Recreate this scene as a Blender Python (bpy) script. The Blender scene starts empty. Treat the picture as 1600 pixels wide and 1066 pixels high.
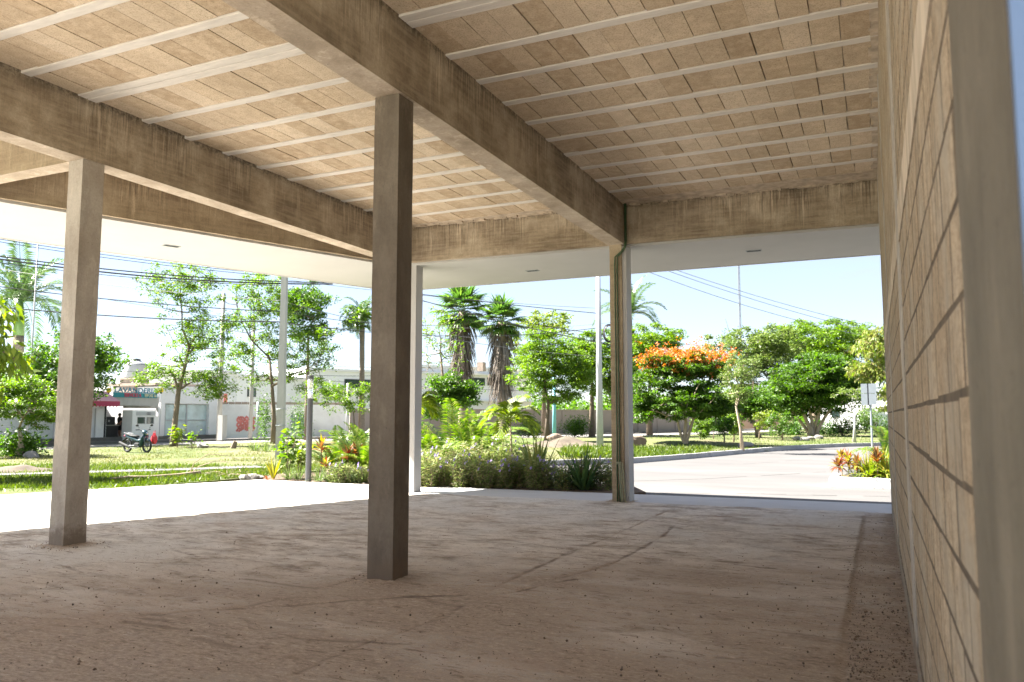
import bpy, math, random
import numpy as np
from math import radians as R, sin, cos, pi
from mathutils import Vector, Matrix
random.seed(7)
rng = np.random.default_rng(7)
S = bpy.context.scene
COL = S.collection

# ------------------------------------------------------------------ camera
PITCH, YAW, EYE, FPX = R(5.4), R(24.6), 1.5, 1237.0
cam_d = bpy.data.cameras.new('camera')
cam = bpy.data.objects.new('camera', cam_d)
COL.objects.link(cam)
cam.location = (0, 0, EYE)
cam.rotation_euler = (R(90) + PITCH, 0, YAW)
cam_d.sensor_width = 36
cam_d.lens = FPX / 1600 * 36
cam_d.clip_start = 0.05
cam_d.clip_end = 4000
cam_d.dof.use_dof = True
cam_d.dof.focus_distance = 7.5
cam_d.dof.aperture_fstop = 4.0
S.camera = cam

# ------------------------------------------------------------------ sky, sun, exposure
SUN_EL, SX, SY = R(46.8), -0.974, -0.225        # the sun stands to the left, a little behind
w = bpy.data.worlds.new('World')
S.world = w
w.use_nodes = True
nt = w.node_tree
nt.nodes.clear()
sky = nt.nodes.new('ShaderNodeTexSky')
sky.sky_type = 'NISHITA'
sky.sun_disc = False
sky.sun_elevation = SUN_EL
sky.sun_rotation = math.atan2(SX, SY)
sky.air_density = 0.75
sky.dust_density = 0.35
sky.ozone_density = 1.2
tc = nt.nodes.new('ShaderNodeTexCoord')
mp = nt.nodes.new('ShaderNodeMapping')
mp.inputs['Scale'].default_value = (1.0, 1.0, 3.2)
nz = nt.nodes.new('ShaderNodeTexNoise')
nz.inputs['Scale'].default_value = 3.1
nz.inputs['Detail'].default_value = 9
nz.inputs['Roughness'].default_value = 0.62
cr = nt.nodes.new('ShaderNodeValToRGB')
cr.color_ramp.elements[0].position = 0.58
cr.color_ramp.elements[0].color = (0.5, 0.5, 0.5, 1)
cr.color_ramp.elements[1].position = 0.85
cr.color_ramp.elements[1].color = (0.9, 0.9, 0.9, 1)
mx = nt.nodes.new('ShaderNodeMix')
mx.data_type = 'RGBA'
mx.inputs[7].default_value = (2.35, 2.35, 2.6, 1)
bg = nt.nodes.new('ShaderNodeBackground')
bg.inputs['Strength'].default_value = 0.05
out = nt.nodes.new('ShaderNodeOutputWorld')
nt.links.new(tc.outputs['Generated'], mp.inputs[0])
nt.links.new(mp.outputs[0], nz.inputs['Vector'])
nt.links.new(nz.outputs['Fac'], cr.inputs[0])
nt.links.new(cr.outputs[0], mx.inputs[0])
nt.links.new(sky.outputs[0], mx.inputs[6])
nt.links.new(mx.outputs[2], bg.inputs['Color'])
nt.links.new(bg.outputs[0], out.inputs[0])

sd = bpy.data.lights.new('sun', 'SUN')
sd.energy = 5.0
sd.angle = R(0.53)
sd.color = (1.0, 0.94, 0.85)
sun = bpy.data.objects.new('sun', sd)
COL.objects.link(sun)
sv = Vector((SX * cos(SUN_EL), SY * cos(SUN_EL), sin(SUN_EL)))
sun.rotation_euler = sv.to_track_quat('Z', 'Y').to_euler()
sun.location = (-30, -8, 40)

S.view_settings.view_transform = 'Standard'
S.view_settings.look = 'None'
S.view_settings.gamma = 1.0
S.view_settings.use_curve_mapping = False
S.view_settings.exposure = 2.82
S.cycles.max_bounces = 9
S.cycles.diffuse_bounces = 6
S.cycles.transparent_max_bounces = 12
S.cycles.use_denoising = True
S.cycles.sample_clamp_indirect = 8.0

# ------------------------------------------------------------------ pixel to place
_fw = np.array([-sin(YAW) * cos(PITCH), cos(YAW) * cos(PITCH), sin(PITCH)])
_rt = np.array([cos(YAW), sin(YAW), 0.0])
_up = np.cross(_rt, _fw)
def ray(px, py):
    return _fw + _rt * (px - 800) / FPX - _up * (py - 533) / FPX
def gnd(px, py, z=0.0):
    d = ray(px, py)
    return d * (z - EYE) / d[2] + np.array([0, 0, EYE])
def at(px, py, d):
    r = ray(px, py)
    return r * d / math.hypot(r[0], r[1]) + np.array([0, 0, EYE])
def ppm(d):
    return FPX / d

# ------------------------------------------------------------------ noise on arrays
def _hash(ix, iy, s):
    h = (ix.astype(np.int64) * 374761393 + iy.astype(np.int64) * 668265263 + s * 69069) & 0xffffffff
    h = ((h ^ (h >> 13)) * 1274126177) & 0xffffffff
    return ((h ^ (h >> 16)) & 0xffff) / 65535.0
def vnoise(x, y, s=0):
    ix, iy = np.floor(x), np.floor(y)
    fx, fy = x - ix, y - iy
    fx, fy = fx * fx * (3 - 2 * fx), fy * fy * (3 - 2 * fy)
    a, b = _hash(ix, iy, s), _hash(ix + 1, iy, s)
    c, d = _hash(ix, iy + 1, s), _hash(ix + 1, iy + 1, s)
    return (a * (1 - fx) + b * fx) * (1 - fy) + (c * (1 - fx) + d * fx) * fy
def fbm(x, y, s=0, o=4):
    t, a, n = 0, 0.5, 0
    for i in range(o):
        t = t + a * vnoise(x * 2 ** i, y * 2 ** i, s + i)
        n += a
        a *= 0.5
    return t / n
def segdist(x, y, pts):
    best = np.full(x.shape, 1e9)
    for (ax, ay), (bx, by) in zip(pts[:-1], pts[1:]):
        dx, dy = bx - ax, by - ay
        t = np.clip(((x - ax) * dx + (y - ay) * dy) / (dx * dx + dy * dy), 0, 1)
        best = np.minimum(best, np.hypot(x - ax - t * dx, y - ay - t * dy))
    return best

# ------------------------------------------------------------------ materials
def new_mat(name):
    m = bpy.data.materials.new(name)
    m.use_nodes = True
    n = m.node_tree
    return m, n, n.nodes['Principled BSDF']
def N(n, t, **kw):
    k = n.nodes.new(t)
    for a, v in kw.items():
        if a in k.inputs.keys():
            k.inputs[a].default_value = v
        else:
            setattr(k, a, v)
    return k
def ramp(n, fac, stops):
    r = n.nodes.new('ShaderNodeValToRGB')
    e = r.color_ramp.elements
    while len(e) < len(stops):
        e.new(0.5)
    for k, (p, c) in enumerate(stops):
        e[k].position = p
        e[k].color = (*c, 1) if len(c) == 3 else c
    n.links.new(fac, r.inputs[0])
    return r.outputs[0]
def g3(v):
    return (v, v, v)
def mixc(n, fac, a, b, mode='MIX'):
    m = n.nodes.new('ShaderNodeMix')
    m.data_type = 'RGBA'
    m.blend_type = mode
    for i, v in ((0, fac), (6, a), (7, b)):
        if hasattr(v, 'links'):
            n.links.new(v, m.inputs[i])
        elif i == 0:
            m.inputs[0].default_value = v
        else:
            m.inputs[i].default_value = (*v, 1)
    return m.outputs[2]
def coords(n, scale, world=False):
    if world:
        g = n.nodes.new('ShaderNodeNewGeometry')
        o = g.outputs['Position']
    else:
        g = n.nodes.new('ShaderNodeTexCoord')
        o = g.outputs['Object']
    m = N(n, 'ShaderNodeMapping')
    m.inputs['Scale'].default_value = scale
    n.links.new(o, m.inputs[0])
    return m.outputs[0]
def noise(n, vec, scale, detail=5, rough=0.6):
    k = N(n, 'ShaderNodeTexNoise', Scale=scale, Detail=detail, Roughness=rough)
    n.links.new(vec, k.inputs['Vector'])
    return k.outputs['Fac']
def bump(n, b, h, strength, dist):
    k = N(n, 'ShaderNodeBump', Strength=strength, Distance=dist)
    n.links.new(h, k.inputs['Height'])
    n.links.new(k.outputs[0], b.inputs['Normal'])
def math_(n, op, a, b=None):
    k = n.nodes.new('ShaderNodeMath')
    k.operation = op
    for i, v in enumerate((a, b)):
        if v is None:
            continue
        if hasattr(v, 'links'):
            n.links.new(v, k.inputs[i])
        else:
            k.inputs[i].default_value = v
    return k.outputs[0]

def simple(name, col, rough=0.6, var=0.15, scale=6.0, bmp=0.0, metal=0.0, stretch=(1, 1, 1), dirt=None):
    m, n, b = new_mat(name)
    v = coords(n, stretch, True)
    f = noise(n, v, scale)
    lo = tuple(c * (1 - var) for c in col)
    hi = tuple(min(1, c * (1 + var)) for c in col)
    c = ramp(n, f, [(0.3, lo), (0.7, hi)])
    if dirt:
        f2 = noise(n, v, scale * 0.37, 8, 0.7)
        c = mixc(n, ramp(n, f2, [(0.5, g3(0)), (0.68, g3(1))]), c, dirt)
    n.links.new(c, b.inputs['Base Color'])
    b.inputs['Roughness'].default_value = rough
    b.inputs['Metallic'].default_value = metal
    if bmp:
        bump(n, b, noise(n, v, scale * 6, 4), 0.6, bmp)
    return m

def leaf_mat(name, cols, trans=0.35, rough=0.5):
    m, n, b = new_mat(name)
    g = n.nodes.new('ShaderNodeNewGeometry')
    st = [(i / max(1, len(cols) - 1), tuple(x * 0.84 for x in c)) for i, c in enumerate(cols)]
    c = ramp(n, g.outputs['Random Per Island'], st)
    n.links.new(c, b.inputs['Base Color'])
    b.inputs['Roughness'].default_value = rough
    t = n.nodes.new('ShaderNodeBsdfTranslucent')
    hs = N(n, 'ShaderNodeHueSaturation', Saturation=1.15, Value=1.35)
    n.links.new(c, hs.inputs['Color'])
    n.links.new(hs.outputs[0], t.inputs['Color'])
    mxs = n.nodes.new('ShaderNodeMixShader')
    mxs.inputs[0].default_value = trans
    n.links.new(b.outputs[0], mxs.inputs[1])
    n.links.new(t.outputs[0], mxs.inputs[2])
    n.links.new(mxs.outputs[0], n.nodes['Material Output'].inputs['Surface'])
    return m

def concrete_beam(name, dark, mid, light, streaks=True, boards=(0.7, 0.7, 9.0)):
    m, n, b = new_mat(name)
    v1 = coords(n, (1, 1, 1), True)
    big = noise(n, v1, 1.3, 7, 0.65)
    base = ramp(n, big, [(0.37, dark), (0.5, mid), (0.63, light)])
    grain = noise(n, v1, 38, 5, 0.7)
    base = mixc(n, ramp(n, grain, [(0.3, g3(0.35)), (0.7, g3(0.0))]), base, tuple(c * 0.45 for c in dark))
    # board grain, horizontal
    vb = coords(n, boards, True)
    bd = noise(n, vb, 2.2, 5, 0.6)
    base = mixc(n, ramp(n, bd, [(0.42, g3(0)), (0.62, g3(0.30))]), base, light)
    h = noise(n, v1, 9, 6, 0.65)
    if not streaks:
        pit = noise(n, v1, 30, 3, 0.75)
        base = mixc(n, ramp(n, pit, [(0.67, g3(0)), (0.70, g3(0.75))]), base, tuple(c * 0.3 for c in dark))
        blot = noise(n, coords(n, (2, 2, 0.7), True), 2.1, 8, 0.75)
        base = mixc(n, ramp(n, blot, [(0.53, g3(0)), (0.60, g3(0.35))]), base, tuple(c * 0.68 for c in dark))
        base = mixc(n, ramp(n, blot, [(0.38, g3(0.5)), (0.46, g3(0))]), base, tuple(min(1, c * 1.25) for c in light))
        g_ = n.nodes.new('ShaderNodeNewGeometry')
        sp_ = n.nodes.new('ShaderNodeSeparateXYZ')
        n.links.new(g_.outputs['Position'], sp_.inputs[0])
        spl = math_(n, 'SUBTRACT', math_(n, 'MULTIPLY', noise(n, v1, 7, 7, 0.8), 0.55), sp_.outputs[2])
        base = mixc(n, ramp(n, spl, [(0.02, g3(0)), (0.16, g3(0.75))]), base, (0.15, 0.108, 0.07))
    if streaks:
        g = n.nodes.new('ShaderNodeNewGeometry')
        sp = n.nodes.new('ShaderNodeSeparateXYZ')
        n.links.new(g.outputs['Position'], sp.inputs[0])
        z = sp.outputs[2]
        top = math_(n, 'MULTIPLY', math_(n, 'SUBTRACT', z, 4.60), 1 / 0.71)     # 0 at the soffit, 1 at the ceiling
        vs = coords(n, (1, 1, 0.045), True)
        s1 = noise(n, vs, 17, 6, 0.85)
        reach = noise(n, coords(n, (1, 1, 0.0), True), 3.3, 6, 0.85)
        lim = math_(n, 'ADD', math_(n, 'MULTIPLY', reach, 2.6), -1.45)
        msk = math_(n, 'ADD', math_(n, 'MULTIPLY', top, 0.75), lim)
        k = math_(n, 'MULTIPLY', ramp(n, s1, [(0.50, g3(0)), (0.57, g3(1))]), ramp(n, msk, [(0.02, g3(0)), (0.4, g3(1))]))
        patch = ramp(n, noise(n, coords(n, (1, 1, 0.0), True), 0.9, 4, 0.7), [(0.42, g3(0.15)), (0.55, g3(1))])
        k = math_(n, 'MULTIPLY', k, patch)
        base = mixc(n, math_(n, 'MULTIPLY', k, 0.45), base, tuple(min(1, c * 1.6) for c in light))
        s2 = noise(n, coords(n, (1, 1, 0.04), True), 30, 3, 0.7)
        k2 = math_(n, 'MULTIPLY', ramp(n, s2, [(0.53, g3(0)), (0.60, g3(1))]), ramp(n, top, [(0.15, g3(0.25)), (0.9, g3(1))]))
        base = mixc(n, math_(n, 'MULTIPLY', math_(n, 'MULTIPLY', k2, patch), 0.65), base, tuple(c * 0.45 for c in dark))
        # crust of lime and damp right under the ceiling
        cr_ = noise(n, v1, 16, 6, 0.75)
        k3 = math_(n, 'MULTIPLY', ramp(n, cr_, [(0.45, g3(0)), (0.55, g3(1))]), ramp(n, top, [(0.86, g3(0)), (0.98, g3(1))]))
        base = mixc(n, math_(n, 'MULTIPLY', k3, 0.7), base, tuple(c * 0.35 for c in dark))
        h = math_(n, 'ADD', h, math_(n, 'MULTIPLY', k, 0.5))
    n.links.new(base, b.inputs['Base Color'])
    b.inputs['Roughness'].default_value = 0.78
    bump(n, b, h, 0.7, 0.012)
    return m

M = {}
M['beam'] = concrete_beam('cast_concrete', (0.185, 0.138, 0.09), (0.315, 0.25, 0.17), (0.49, 0.41, 0.305))
M['bounce_underside'] = concrete_beam('bounce_lit_underside', (0.33, 0.26, 0.185), (0.43, 0.345, 0.26), (0.50, 0.42, 0.33), False)  # stain-free concrete, paled to stand in for light bounced up from below
M['beam_edge'] = concrete_beam('cast_concrete_edge', (0.24, 0.18, 0.115), (0.35, 0.275, 0.18), (0.48, 0.39, 0.27))
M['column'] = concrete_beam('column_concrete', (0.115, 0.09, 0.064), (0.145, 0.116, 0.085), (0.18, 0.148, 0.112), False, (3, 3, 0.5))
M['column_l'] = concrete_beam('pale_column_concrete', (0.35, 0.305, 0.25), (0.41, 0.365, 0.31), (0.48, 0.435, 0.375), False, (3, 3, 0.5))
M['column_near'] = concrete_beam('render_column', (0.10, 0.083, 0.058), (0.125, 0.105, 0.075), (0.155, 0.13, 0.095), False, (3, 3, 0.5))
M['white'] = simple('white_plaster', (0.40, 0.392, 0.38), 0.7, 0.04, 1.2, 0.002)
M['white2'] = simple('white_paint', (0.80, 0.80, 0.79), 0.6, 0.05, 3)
M['rib'] = simple('rib_concrete', (0.60, 0.56, 0.505), 0.85, 0.13, 5, 0.003, stretch=(0.5, 3, 3))
M['slabtop'] = simple('deck_concrete', (0.33, 0.27, 0.2), 0.9, 0.1, 3)
M['gap'] = simple('dark_recess', (0.03, 0.025, 0.02), 0.9, 0.1, 3)

def block_mat(name, stops, streak):
    m, n, b = new_mat(name)
    oi = n.nodes.new('ShaderNodeObjectInfo')
    g = n.nodes.new('ShaderNodeNewGeometry')
    v = coords(n, (1, 1, 1), True)
    rnd = math_(n, 'FRACT', math_(n, 'ADD', oi.outputs['Random'], g.outputs['Random Per Island']))
    c = ramp(n, rnd, stops)
    pore = noise(n, v, 62, 5, 0.9)
    mid = noise(n, v, 9, 6, 0.7)
    c = mixc(n, ramp(n, pore, [(0.40, g3(0.75)), (0.5, g3(0))]), c, (0.21, 0.145, 0.085))
    c = mixc(n, ramp(n, mid, [(0.45, g3(0)), (0.7, g3(0.35))]), c, tuple(x * 1.35 for x in stops[-1][1]))
    c = mixc(n, ramp(n, noise(n, v, 1.1, 6, 0.65), [(0.42, g3(0.28)), (0.62, g3(0))]), c, tuple(x * 0.62 for x in stops[0][1]))
    if streak:
        pt = noise(n, coords(n, (1, 0.6, 1), True), 34, 6, 0.9)
        c = mixc(n, ramp(n, pt, [(0.42, g3(0.8)), (0.50, g3(0))]), c, (0.20, 0.145, 0.092))
        pore = math_(n, 'ADD', pore, pt)
        vs = coords(n, (1, 1, 0.05), True)
        s = noise(n, vs, 26, 4, 0.7)
        c = mixc(n, ramp(n, s, [(0.50, g3(0)), (0.62, g3(0.7))]), c, (0.19, 0.145, 0.095))
        s3 = noise(n, coords(n, (1, 1, 0.10), True), 12, 6, 0.8)
        c = mixc(n, ramp(n, s3, [(0.555, g3(0)), (0.585, g3(0.8))]), c, (0.10, 0.072, 0.045))
        c = mixc(n, ramp(n, noise(n, v, 2.2, 6, 0.7), [(0.46, g3(0)), (0.62, g3(0.75))]), c, (0.34, 0.295, 0.23))
    n.links.new(c, b.inputs['Base Color'])
    b.inputs['Roughness'].default_value = 0.92
    h = math_(n, 'ADD', math_(n, 'MULTIPLY', pore, 0.6), mid)
    bump(n, b, h, 0.85, 0.006)
    return m
M['ceil_block'] = block_mat('ceiling_block', [(0, (0.43, 0.32, 0.205)), (0.25, (0.52, 0.405, 0.275)), (0.7, (0.58, 0.465, 0.33)), (1, (0.64, 0.53, 0.395))], False)
M['wall_block'] = block_mat('wall_block', [(0, (0.41, 0.31, 0.205)), (0.5, (0.48, 0.37, 0.25)), (1, (0.56, 0.445, 0.315))], True)
M['mortar'] = simple('mortar', (0.10, 0.074, 0.05), 0.95, 0.4, 12, 0.008)
M['mortar_l'] = simple('smeared_mortar', (0.46, 0.38, 0.29), 0.95, 0.3, 7, 0.006, stretch=(1, 1, 0.3))

# floor: dusty concrete; the 'dirt' attribute says where soil and grit lie
m, n, b = new_mat('dusty_floor')
v = coords(n, (1, 1, 1), True)
vf = coords(n, (0.75, 1.5, 1), True)
va = n.nodes.new('ShaderNodeAttribute')
va.attribute_name = 'dirt'
big = noise(n, v, 0.55, 8, 0.62)
mid = noise(n, coords(n, (0.8, 1.5, 1), True), 2.2, 10, 0.74)
fine = noise(n, vf, 22, 8, 0.8)
spk = noise(n, v, 110, 3, 0.8)
c = ramp(n, mid, [(0.35, (0.22, 0.178, 0.138)), (0.44, (0.41, 0.365, 0.315)), (0.54, (0.66, 0.62, 0.57)), (0.66, (0.76, 0.735, 0.69))])
c = mixc(n, ramp(n, big, [(0.46, g3(0)), (0.6, g3(0.85))]), c, (0.64, 0.635, 0.615))
dm = math_(n, 'ADD', va.outputs['Fac'], math_(n, 'MULTIPLY', math_(n, 'SUBTRACT', fine, 0.5), 1.1))
dm = math_(n, 'ADD', dm, math_(n, 'MULTIPLY', math_(n, 'SUBTRACT', mid, 0.5), 0.9))
c = mixc(n, ramp(n, dm, [(0.28, g3(0)), (0.8, g3(0.93))]), c, mixc(n, ramp(n, fine, [(0.36, g3(0)), (0.62, g3(1))]), (0.205, 0.16, 0.12), (0.47, 0.385, 0.305)))
c = mixc(n, ramp(n, noise(n, vf, 7, 9, 0.8), [(0.56, g3(0)), (0.64, g3(0.7))]), c, (0.20, 0.145, 0.10))
c = mixc(n, ramp(n, spk, [(0.66, g3(0)), (0.72, g3(0.6))]), c, (0.09, 0.065, 0.045))
flk = noise(n, coords(n, (0.55, 2.0, 1), True), 7.5, 7, 0.78)
c = mixc(n, ramp(n, flk, [(0.575, g3(0)), (0.61, g3(0.75))]), c, (0.17, 0.125, 0.09))
c = mixc(n, ramp(n, flk, [(0.36, g3(0.55)), (0.41, g3(0))]), c, (0.62, 0.56, 0.49))
grn = noise(n, coords(n, (1, 1.6, 1), True), 55, 4, 0.8)
c = mixc(n, ramp(n, grn, [(0.36, g3(0.5)), (0.44, g3(0))]), c, (0.15, 0.11, 0.08))
c = mixc(n, ramp(n, grn, [(0.60, g3(0)), (0.66, g3(0.45))]), c, (0.66, 0.59, 0.51))
vg = n.nodes.new('ShaderNodeAttribute')
vg.attribute_name = 'groove'
gm = math_(n, 'MULTIPLY', vg.outputs['Fac'], math_(n, 'ADD', math_(n, 'MULTIPLY', fine, 1.6), -0.1))
c = mixc(n, ramp(n, gm, [(0.12, g3(0)), (0.75, g3(0.85))]), c, (0.085, 0.06, 0.042))
red = noise(n, v, 0.8, 5, 0.7)
c = mixc(n, ramp(n, red, [(0.56, g3(0)), (0.7, g3(0.4))]), c, (0.38, 0.285, 0.215))
n.links.new(c, b.inputs['Base Color'])
b.inputs['Roughness'].default_value = 0.86
h = math_(n, 'ADD', math_(n, 'MULTIPLY', fine, 0.5), math_(n, 'ADD', mid, math_(n, 'MULTIPLY', spk, 0.25)))
bump(n, b, h, 1.0, 0.014)
M['floor'] = m

M['walk'] = simple('pale_walk_concrete', (0.70, 0.67, 0.625), 0.8, 0.05, 1.5, 0.002, dirt=(0.60, 0.56, 0.51))
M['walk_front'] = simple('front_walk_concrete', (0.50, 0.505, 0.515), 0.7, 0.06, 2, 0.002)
M['kerb'] = simple('painted_kerb', (0.34, 0.34, 0.34), 0.8, 0.12, 3, 0.004, dirt=(0.22, 0.22, 0.215))
M['asphalt'] = simple('worn_asphalt', (0.090, 0.087, 0.086), 0.9, 0.10, 0.5, 0.003, stretch=(0.6, 2.0, 1), dirt=(0.122, 0.118, 0.115))
M['street'] = simple('street_asphalt', (0.21, 0.20, 0.19), 0.9, 0.1, 0.7, 0.003)
M['street_dark'] = simple('crack_filler', (0.06, 0.058, 0.056), 0.9, 0.1, 3)
M['path'] = simple('path_concrete', (0.13, 0.125, 0.12), 0.9, 0.14, 2, 0.003)
M['soil'] = simple('mulch_soil', (0.11, 0.075, 0.05), 0.95, 0.35, 9, 0.02)
def grass_ground():
    m, n, b = new_mat('lawn_ground')
    v = coords(n, (1, 1, 1), True)
    a = noise(n, v, 0.22, 6, 0.6)
    f = noise(n, v, 9, 6, 0.75)
    c = ramp(n, a, [(0.34, (0.055, 0.085, 0.014)), (0.46, (0.095, 0.115, 0.026)), (0.56, (0.145, 0.14, 0.06)), (0.68, (0.18, 0.15, 0.09))])
    c = mixc(n, ramp(n, f, [(0.4, g3(0)), (0.62, g3(0.6))]), c, (0.05, 0.075, 0.012))
    n.links.new(c, b.inputs['Base Color'])
    b.inputs['Roughness'].default_value = 0.95
    bump(n, b, f, 0.9, 0.05)
    return m
M['lawn'] = grass_ground()
M['earth'] = simple('dry_earth', (0.10, 0.08, 0.058), 0.95, 0.25, 2, 0.02)
M['blade'] = leaf_mat('grass_blades', [(0.06, 0.11, 0.012), (0.10, 0.16, 0.018), (0.16, 0.21, 0.03)], 0.4)
M['blade_dry'] = leaf_mat('dry_grass_blades', [(0.13, 0.16, 0.03), (0.21, 0.20, 0.07), (0.10, 0.15, 0.02)], 0.4)
M['bark'] = simple('bark', (0.19, 0.145, 0.105), 0.95, 0.3, 7, 0.02, stretch=(1, 1, 0.3))
M['bark_pale'] = simple('pale_bark', (0.36, 0.29, 0.21), 0.95, 0.25, 7, 0.015, stretch=(1, 1, 0.3))
M['bark_dark'] = simple('dark_bark', (0.11, 0.085, 0.065), 0.95, 0.3, 7, 0.02)
M['palm_bark'] = simple('palm_bark', (0.22, 0.18, 0.14), 0.95, 0.3, 5, 0.03, stretch=(1, 1, 4))
M['shaft'] = simple('palm_crownshaft', (0.12, 0.23, 0.05), 0.4, 0.15, 4)
L = {}
L['lime'] = leaf_mat('lime_leaves', [(0.11, 0.18, 0.02), (0.19, 0.27, 0.03), (0.28, 0.34, 0.06)], 0.45)
L['light'] = leaf_mat('light_leaves', [(0.08, 0.16, 0.02), (0.14, 0.25, 0.028), (0.22, 0.33, 0.045)], 0.48)
L['mid'] = leaf_mat('mid_leaves', [(0.045, 0.105, 0.015), (0.085, 0.175, 0.022), (0.14, 0.25, 0.035)], 0.45)
L['deep'] = leaf_mat('deep_leaves', [(0.03, 0.085, 0.012), (0.06, 0.15, 0.02), (0.11, 0.22, 0.03)], 0.42)
L['olive'] = leaf_mat('olive_leaves', [(0.09, 0.15, 0.035), (0.15, 0.22, 0.05), (0.23, 0.29, 0.085)], 0.42)
L['yellow'] = leaf_mat('yellow_green_leaves', [(0.14, 0.22, 0.03), (0.24, 0.32, 0.05), (0.30, 0.27, 0.10), (0.11, 0.20, 0.03)], 0.4)
L['palm'] = leaf_mat('palm_leaflets', [(0.05, 0.10, 0.03), (0.09, 0.16, 0.045), (0.15, 0.22, 0.08)], 0.3, 0.35)
L['fan'] = leaf_mat('fan_palm_leaves', [(0.05, 0.12, 0.03), (0.10, 0.20, 0.04), (0.18, 0.28, 0.06)], 0.4, 0.35)
L['areca'] = leaf_mat('areca_leaflets', [(0.05, 0.12, 0.015), (0.10, 0.20, 0.022), (0.19, 0.28, 0.04), (0.24, 0.28, 0.09)], 0.42, 0.35)
L['dead'] = leaf_mat('dead_fronds', [(0.14, 0.11, 0.085), (0.24, 0.20, 0.165), (0.35, 0.30, 0.26)], 0.1, 0.9)
L['orange'] = leaf_mat('orange_petals', [(0.62, 0.17, 0.04), (0.70, 0.28, 0.08), (0.60, 0.13, 0.03)], 0.35)
L['redleaf'] = leaf_mat('red_orange_straps', [(0.15, 0.03, 0.025), (0.24, 0.07, 0.03), (0.30, 0.17, 0.06), (0.10, 0.07, 0.035)], 0.35)
L['yel'] = leaf_mat('yellow_straps', [(0.42, 0.36, 0.04), (0.30, 0.31, 0.04), (0.48, 0.40, 0.10)], 0.35)
L['strap'] = leaf_mat('strap_leaves', [(0.09, 0.15, 0.04), (0.15, 0.22, 0.06), (0.26, 0.32, 0.14)], 0.35)
L['darkstrap'] = leaf_mat('dark_strap_leaves', [(0.05, 0.11, 0.035), (0.08, 0.15, 0.045), (0.13, 0.20, 0.06)], 0.3)
L['snake'] = leaf_mat('upright_straps', [(0.13, 0.19, 0.05), (0.22, 0.26, 0.06), (0.36, 0.35, 0.09)], 0.3)
L['ruellia'] = leaf_mat('narrow_shrub_leaves', [(0.12, 0.19, 0.045), (0.20, 0.29, 0.065), (0.33, 0.38, 0.14), (0.30, 0.25, 0.12)], 0.35)
L['purple'] = leaf_mat('violet_petals', [(0.34, 0.24, 0.62), (0.45, 0.36, 0.75), (0.26, 0.17, 0.55)], 0.4)
L['redpet'] = leaf_mat('red_petals', [(0.55, 0.03, 0.04), (0.65, 0.08, 0.07)], 0.3)
M['pole'] = simple('pole_concrete', (0.42, 0.41, 0.39), 0.85, 0.1, 4, 0.003, stretch=(1, 1, 0.3))
M['pole_white'] = simple('white_pole', (0.45, 0.46, 0.47), 0.6, 0.05, 4)
M['pole_blue'] = simple('blue_pole', (0.20, 0.50, 0.62), 0.6, 0.08, 4)
M['cable'] = simple('black_cable', (0.02, 0.02, 0.025), 0.6, 0.1, 4)
M['cable_grey'] = simple('grey_cable', (0.16, 0.16, 0.17), 0.6, 0.1, 4)
M['blackmetal'] = simple('charcoal_metal', (0.045, 0.047, 0.052), 0.45, 0.08, 5)
M['steel'] = simple('galvanised_steel', (0.30, 0.34, 0.36), 0.5, 0.08, 5, 0, 0.3)
M['green_pipe'] = simple('green_conduit', (0.045, 0.085, 0.035), 0.45, 0.1, 8)
M['pale_pipe'] = simple('dusty_conduit', (0.27, 0.28, 0.19), 0.7, 0.15, 8)
M['taupe'] = simple('taupe_wall_paint', (0.30, 0.255, 0.225), 0.9, 0.05, 0.7)
M['house'] = simple('house_white', (0.80, 0.81, 0.82), 0.8, 0.04, 0.5)
M['shopwall'] = simple('weathered_white_wall', (0.78, 0.78, 0.79), 0.85, 0.05, 0.6, dirt=(0.62, 0.61, 0.60))
M['dirtywall'] = simple('stained_white_wall', (0.84, 0.83, 0.81), 0.85, 0.04, 0.9, dirt=(0.68, 0.66, 0.63))
M['shutter'] = simple('grey_shutter', (0.68, 0.70, 0.73), 0.5, 0.04, 2)
M['pink'] = simple('pink_paint', (0.55, 0.36, 0.28), 0.85, 0.05, 0.6)
M['crimson'] = simple('crimson_awning', (0.42, 0.05, 0.11), 0.7, 0.08, 3)
M['pinktop'] = simple('faded_pink_awning', (0.62, 0.32, 0.36), 0.7, 0.08, 3)
M['darkroom'] = simple('dark_interior', (0.06, 0.055, 0.05), 0.9, 0.2, 2)
M['brickpier'] = simple('old_block_pier', (0.36, 0.29, 0.24), 0.95, 0.2, 4)
M['tank'] = simple('grey_tank', (0.46, 0.47, 0.48), 0.6, 0.05, 3)
M['yellow'] = simple('yellow_plastic', (0.80, 0.58, 0.03), 0.45, 0.04, 4)
M['blueletter'] = simple('blue_letters', (0.015, 0.17, 0.27), 0.45, 0.05, 4)
M['teal'] = simple('teal_board', (0.01, 0.22, 0.27), 0.5, 0.05, 4)
M['redletter'] = simple('red_letters', (0.62, 0.04, 0.09), 0.5, 0.05, 4)
M['cream'] = simple('cream_letters', (0.70, 0.66, 0.45), 0.5, 0.05, 4)
M['graffiti'] = simple('coral_spray_paint', (0.72, 0.22, 0.19), 0.7, 0.25, 3)
M['graffiti_b'] = simple('grey_blue_spray_paint', (0.25, 0.28, 0.34), 0.7, 0.3, 3)
M['rock'] = simple('pale_rock', (0.22, 0.205, 0.19), 0.95, 0.2, 3, 0.03)
M['rock_brown'] = simple('brown_rock', (0.155, 0.115, 0.09), 0.95, 0.2, 3, 0.03)
M['wood'] = simple('dry_wood', (0.30, 0.235, 0.17), 0.9, 0.25, 6, 0.01)
M['tyre'] = simple('tyre_rubber', (0.02, 0.02, 0.022), 0.8, 0.1, 8)
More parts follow.
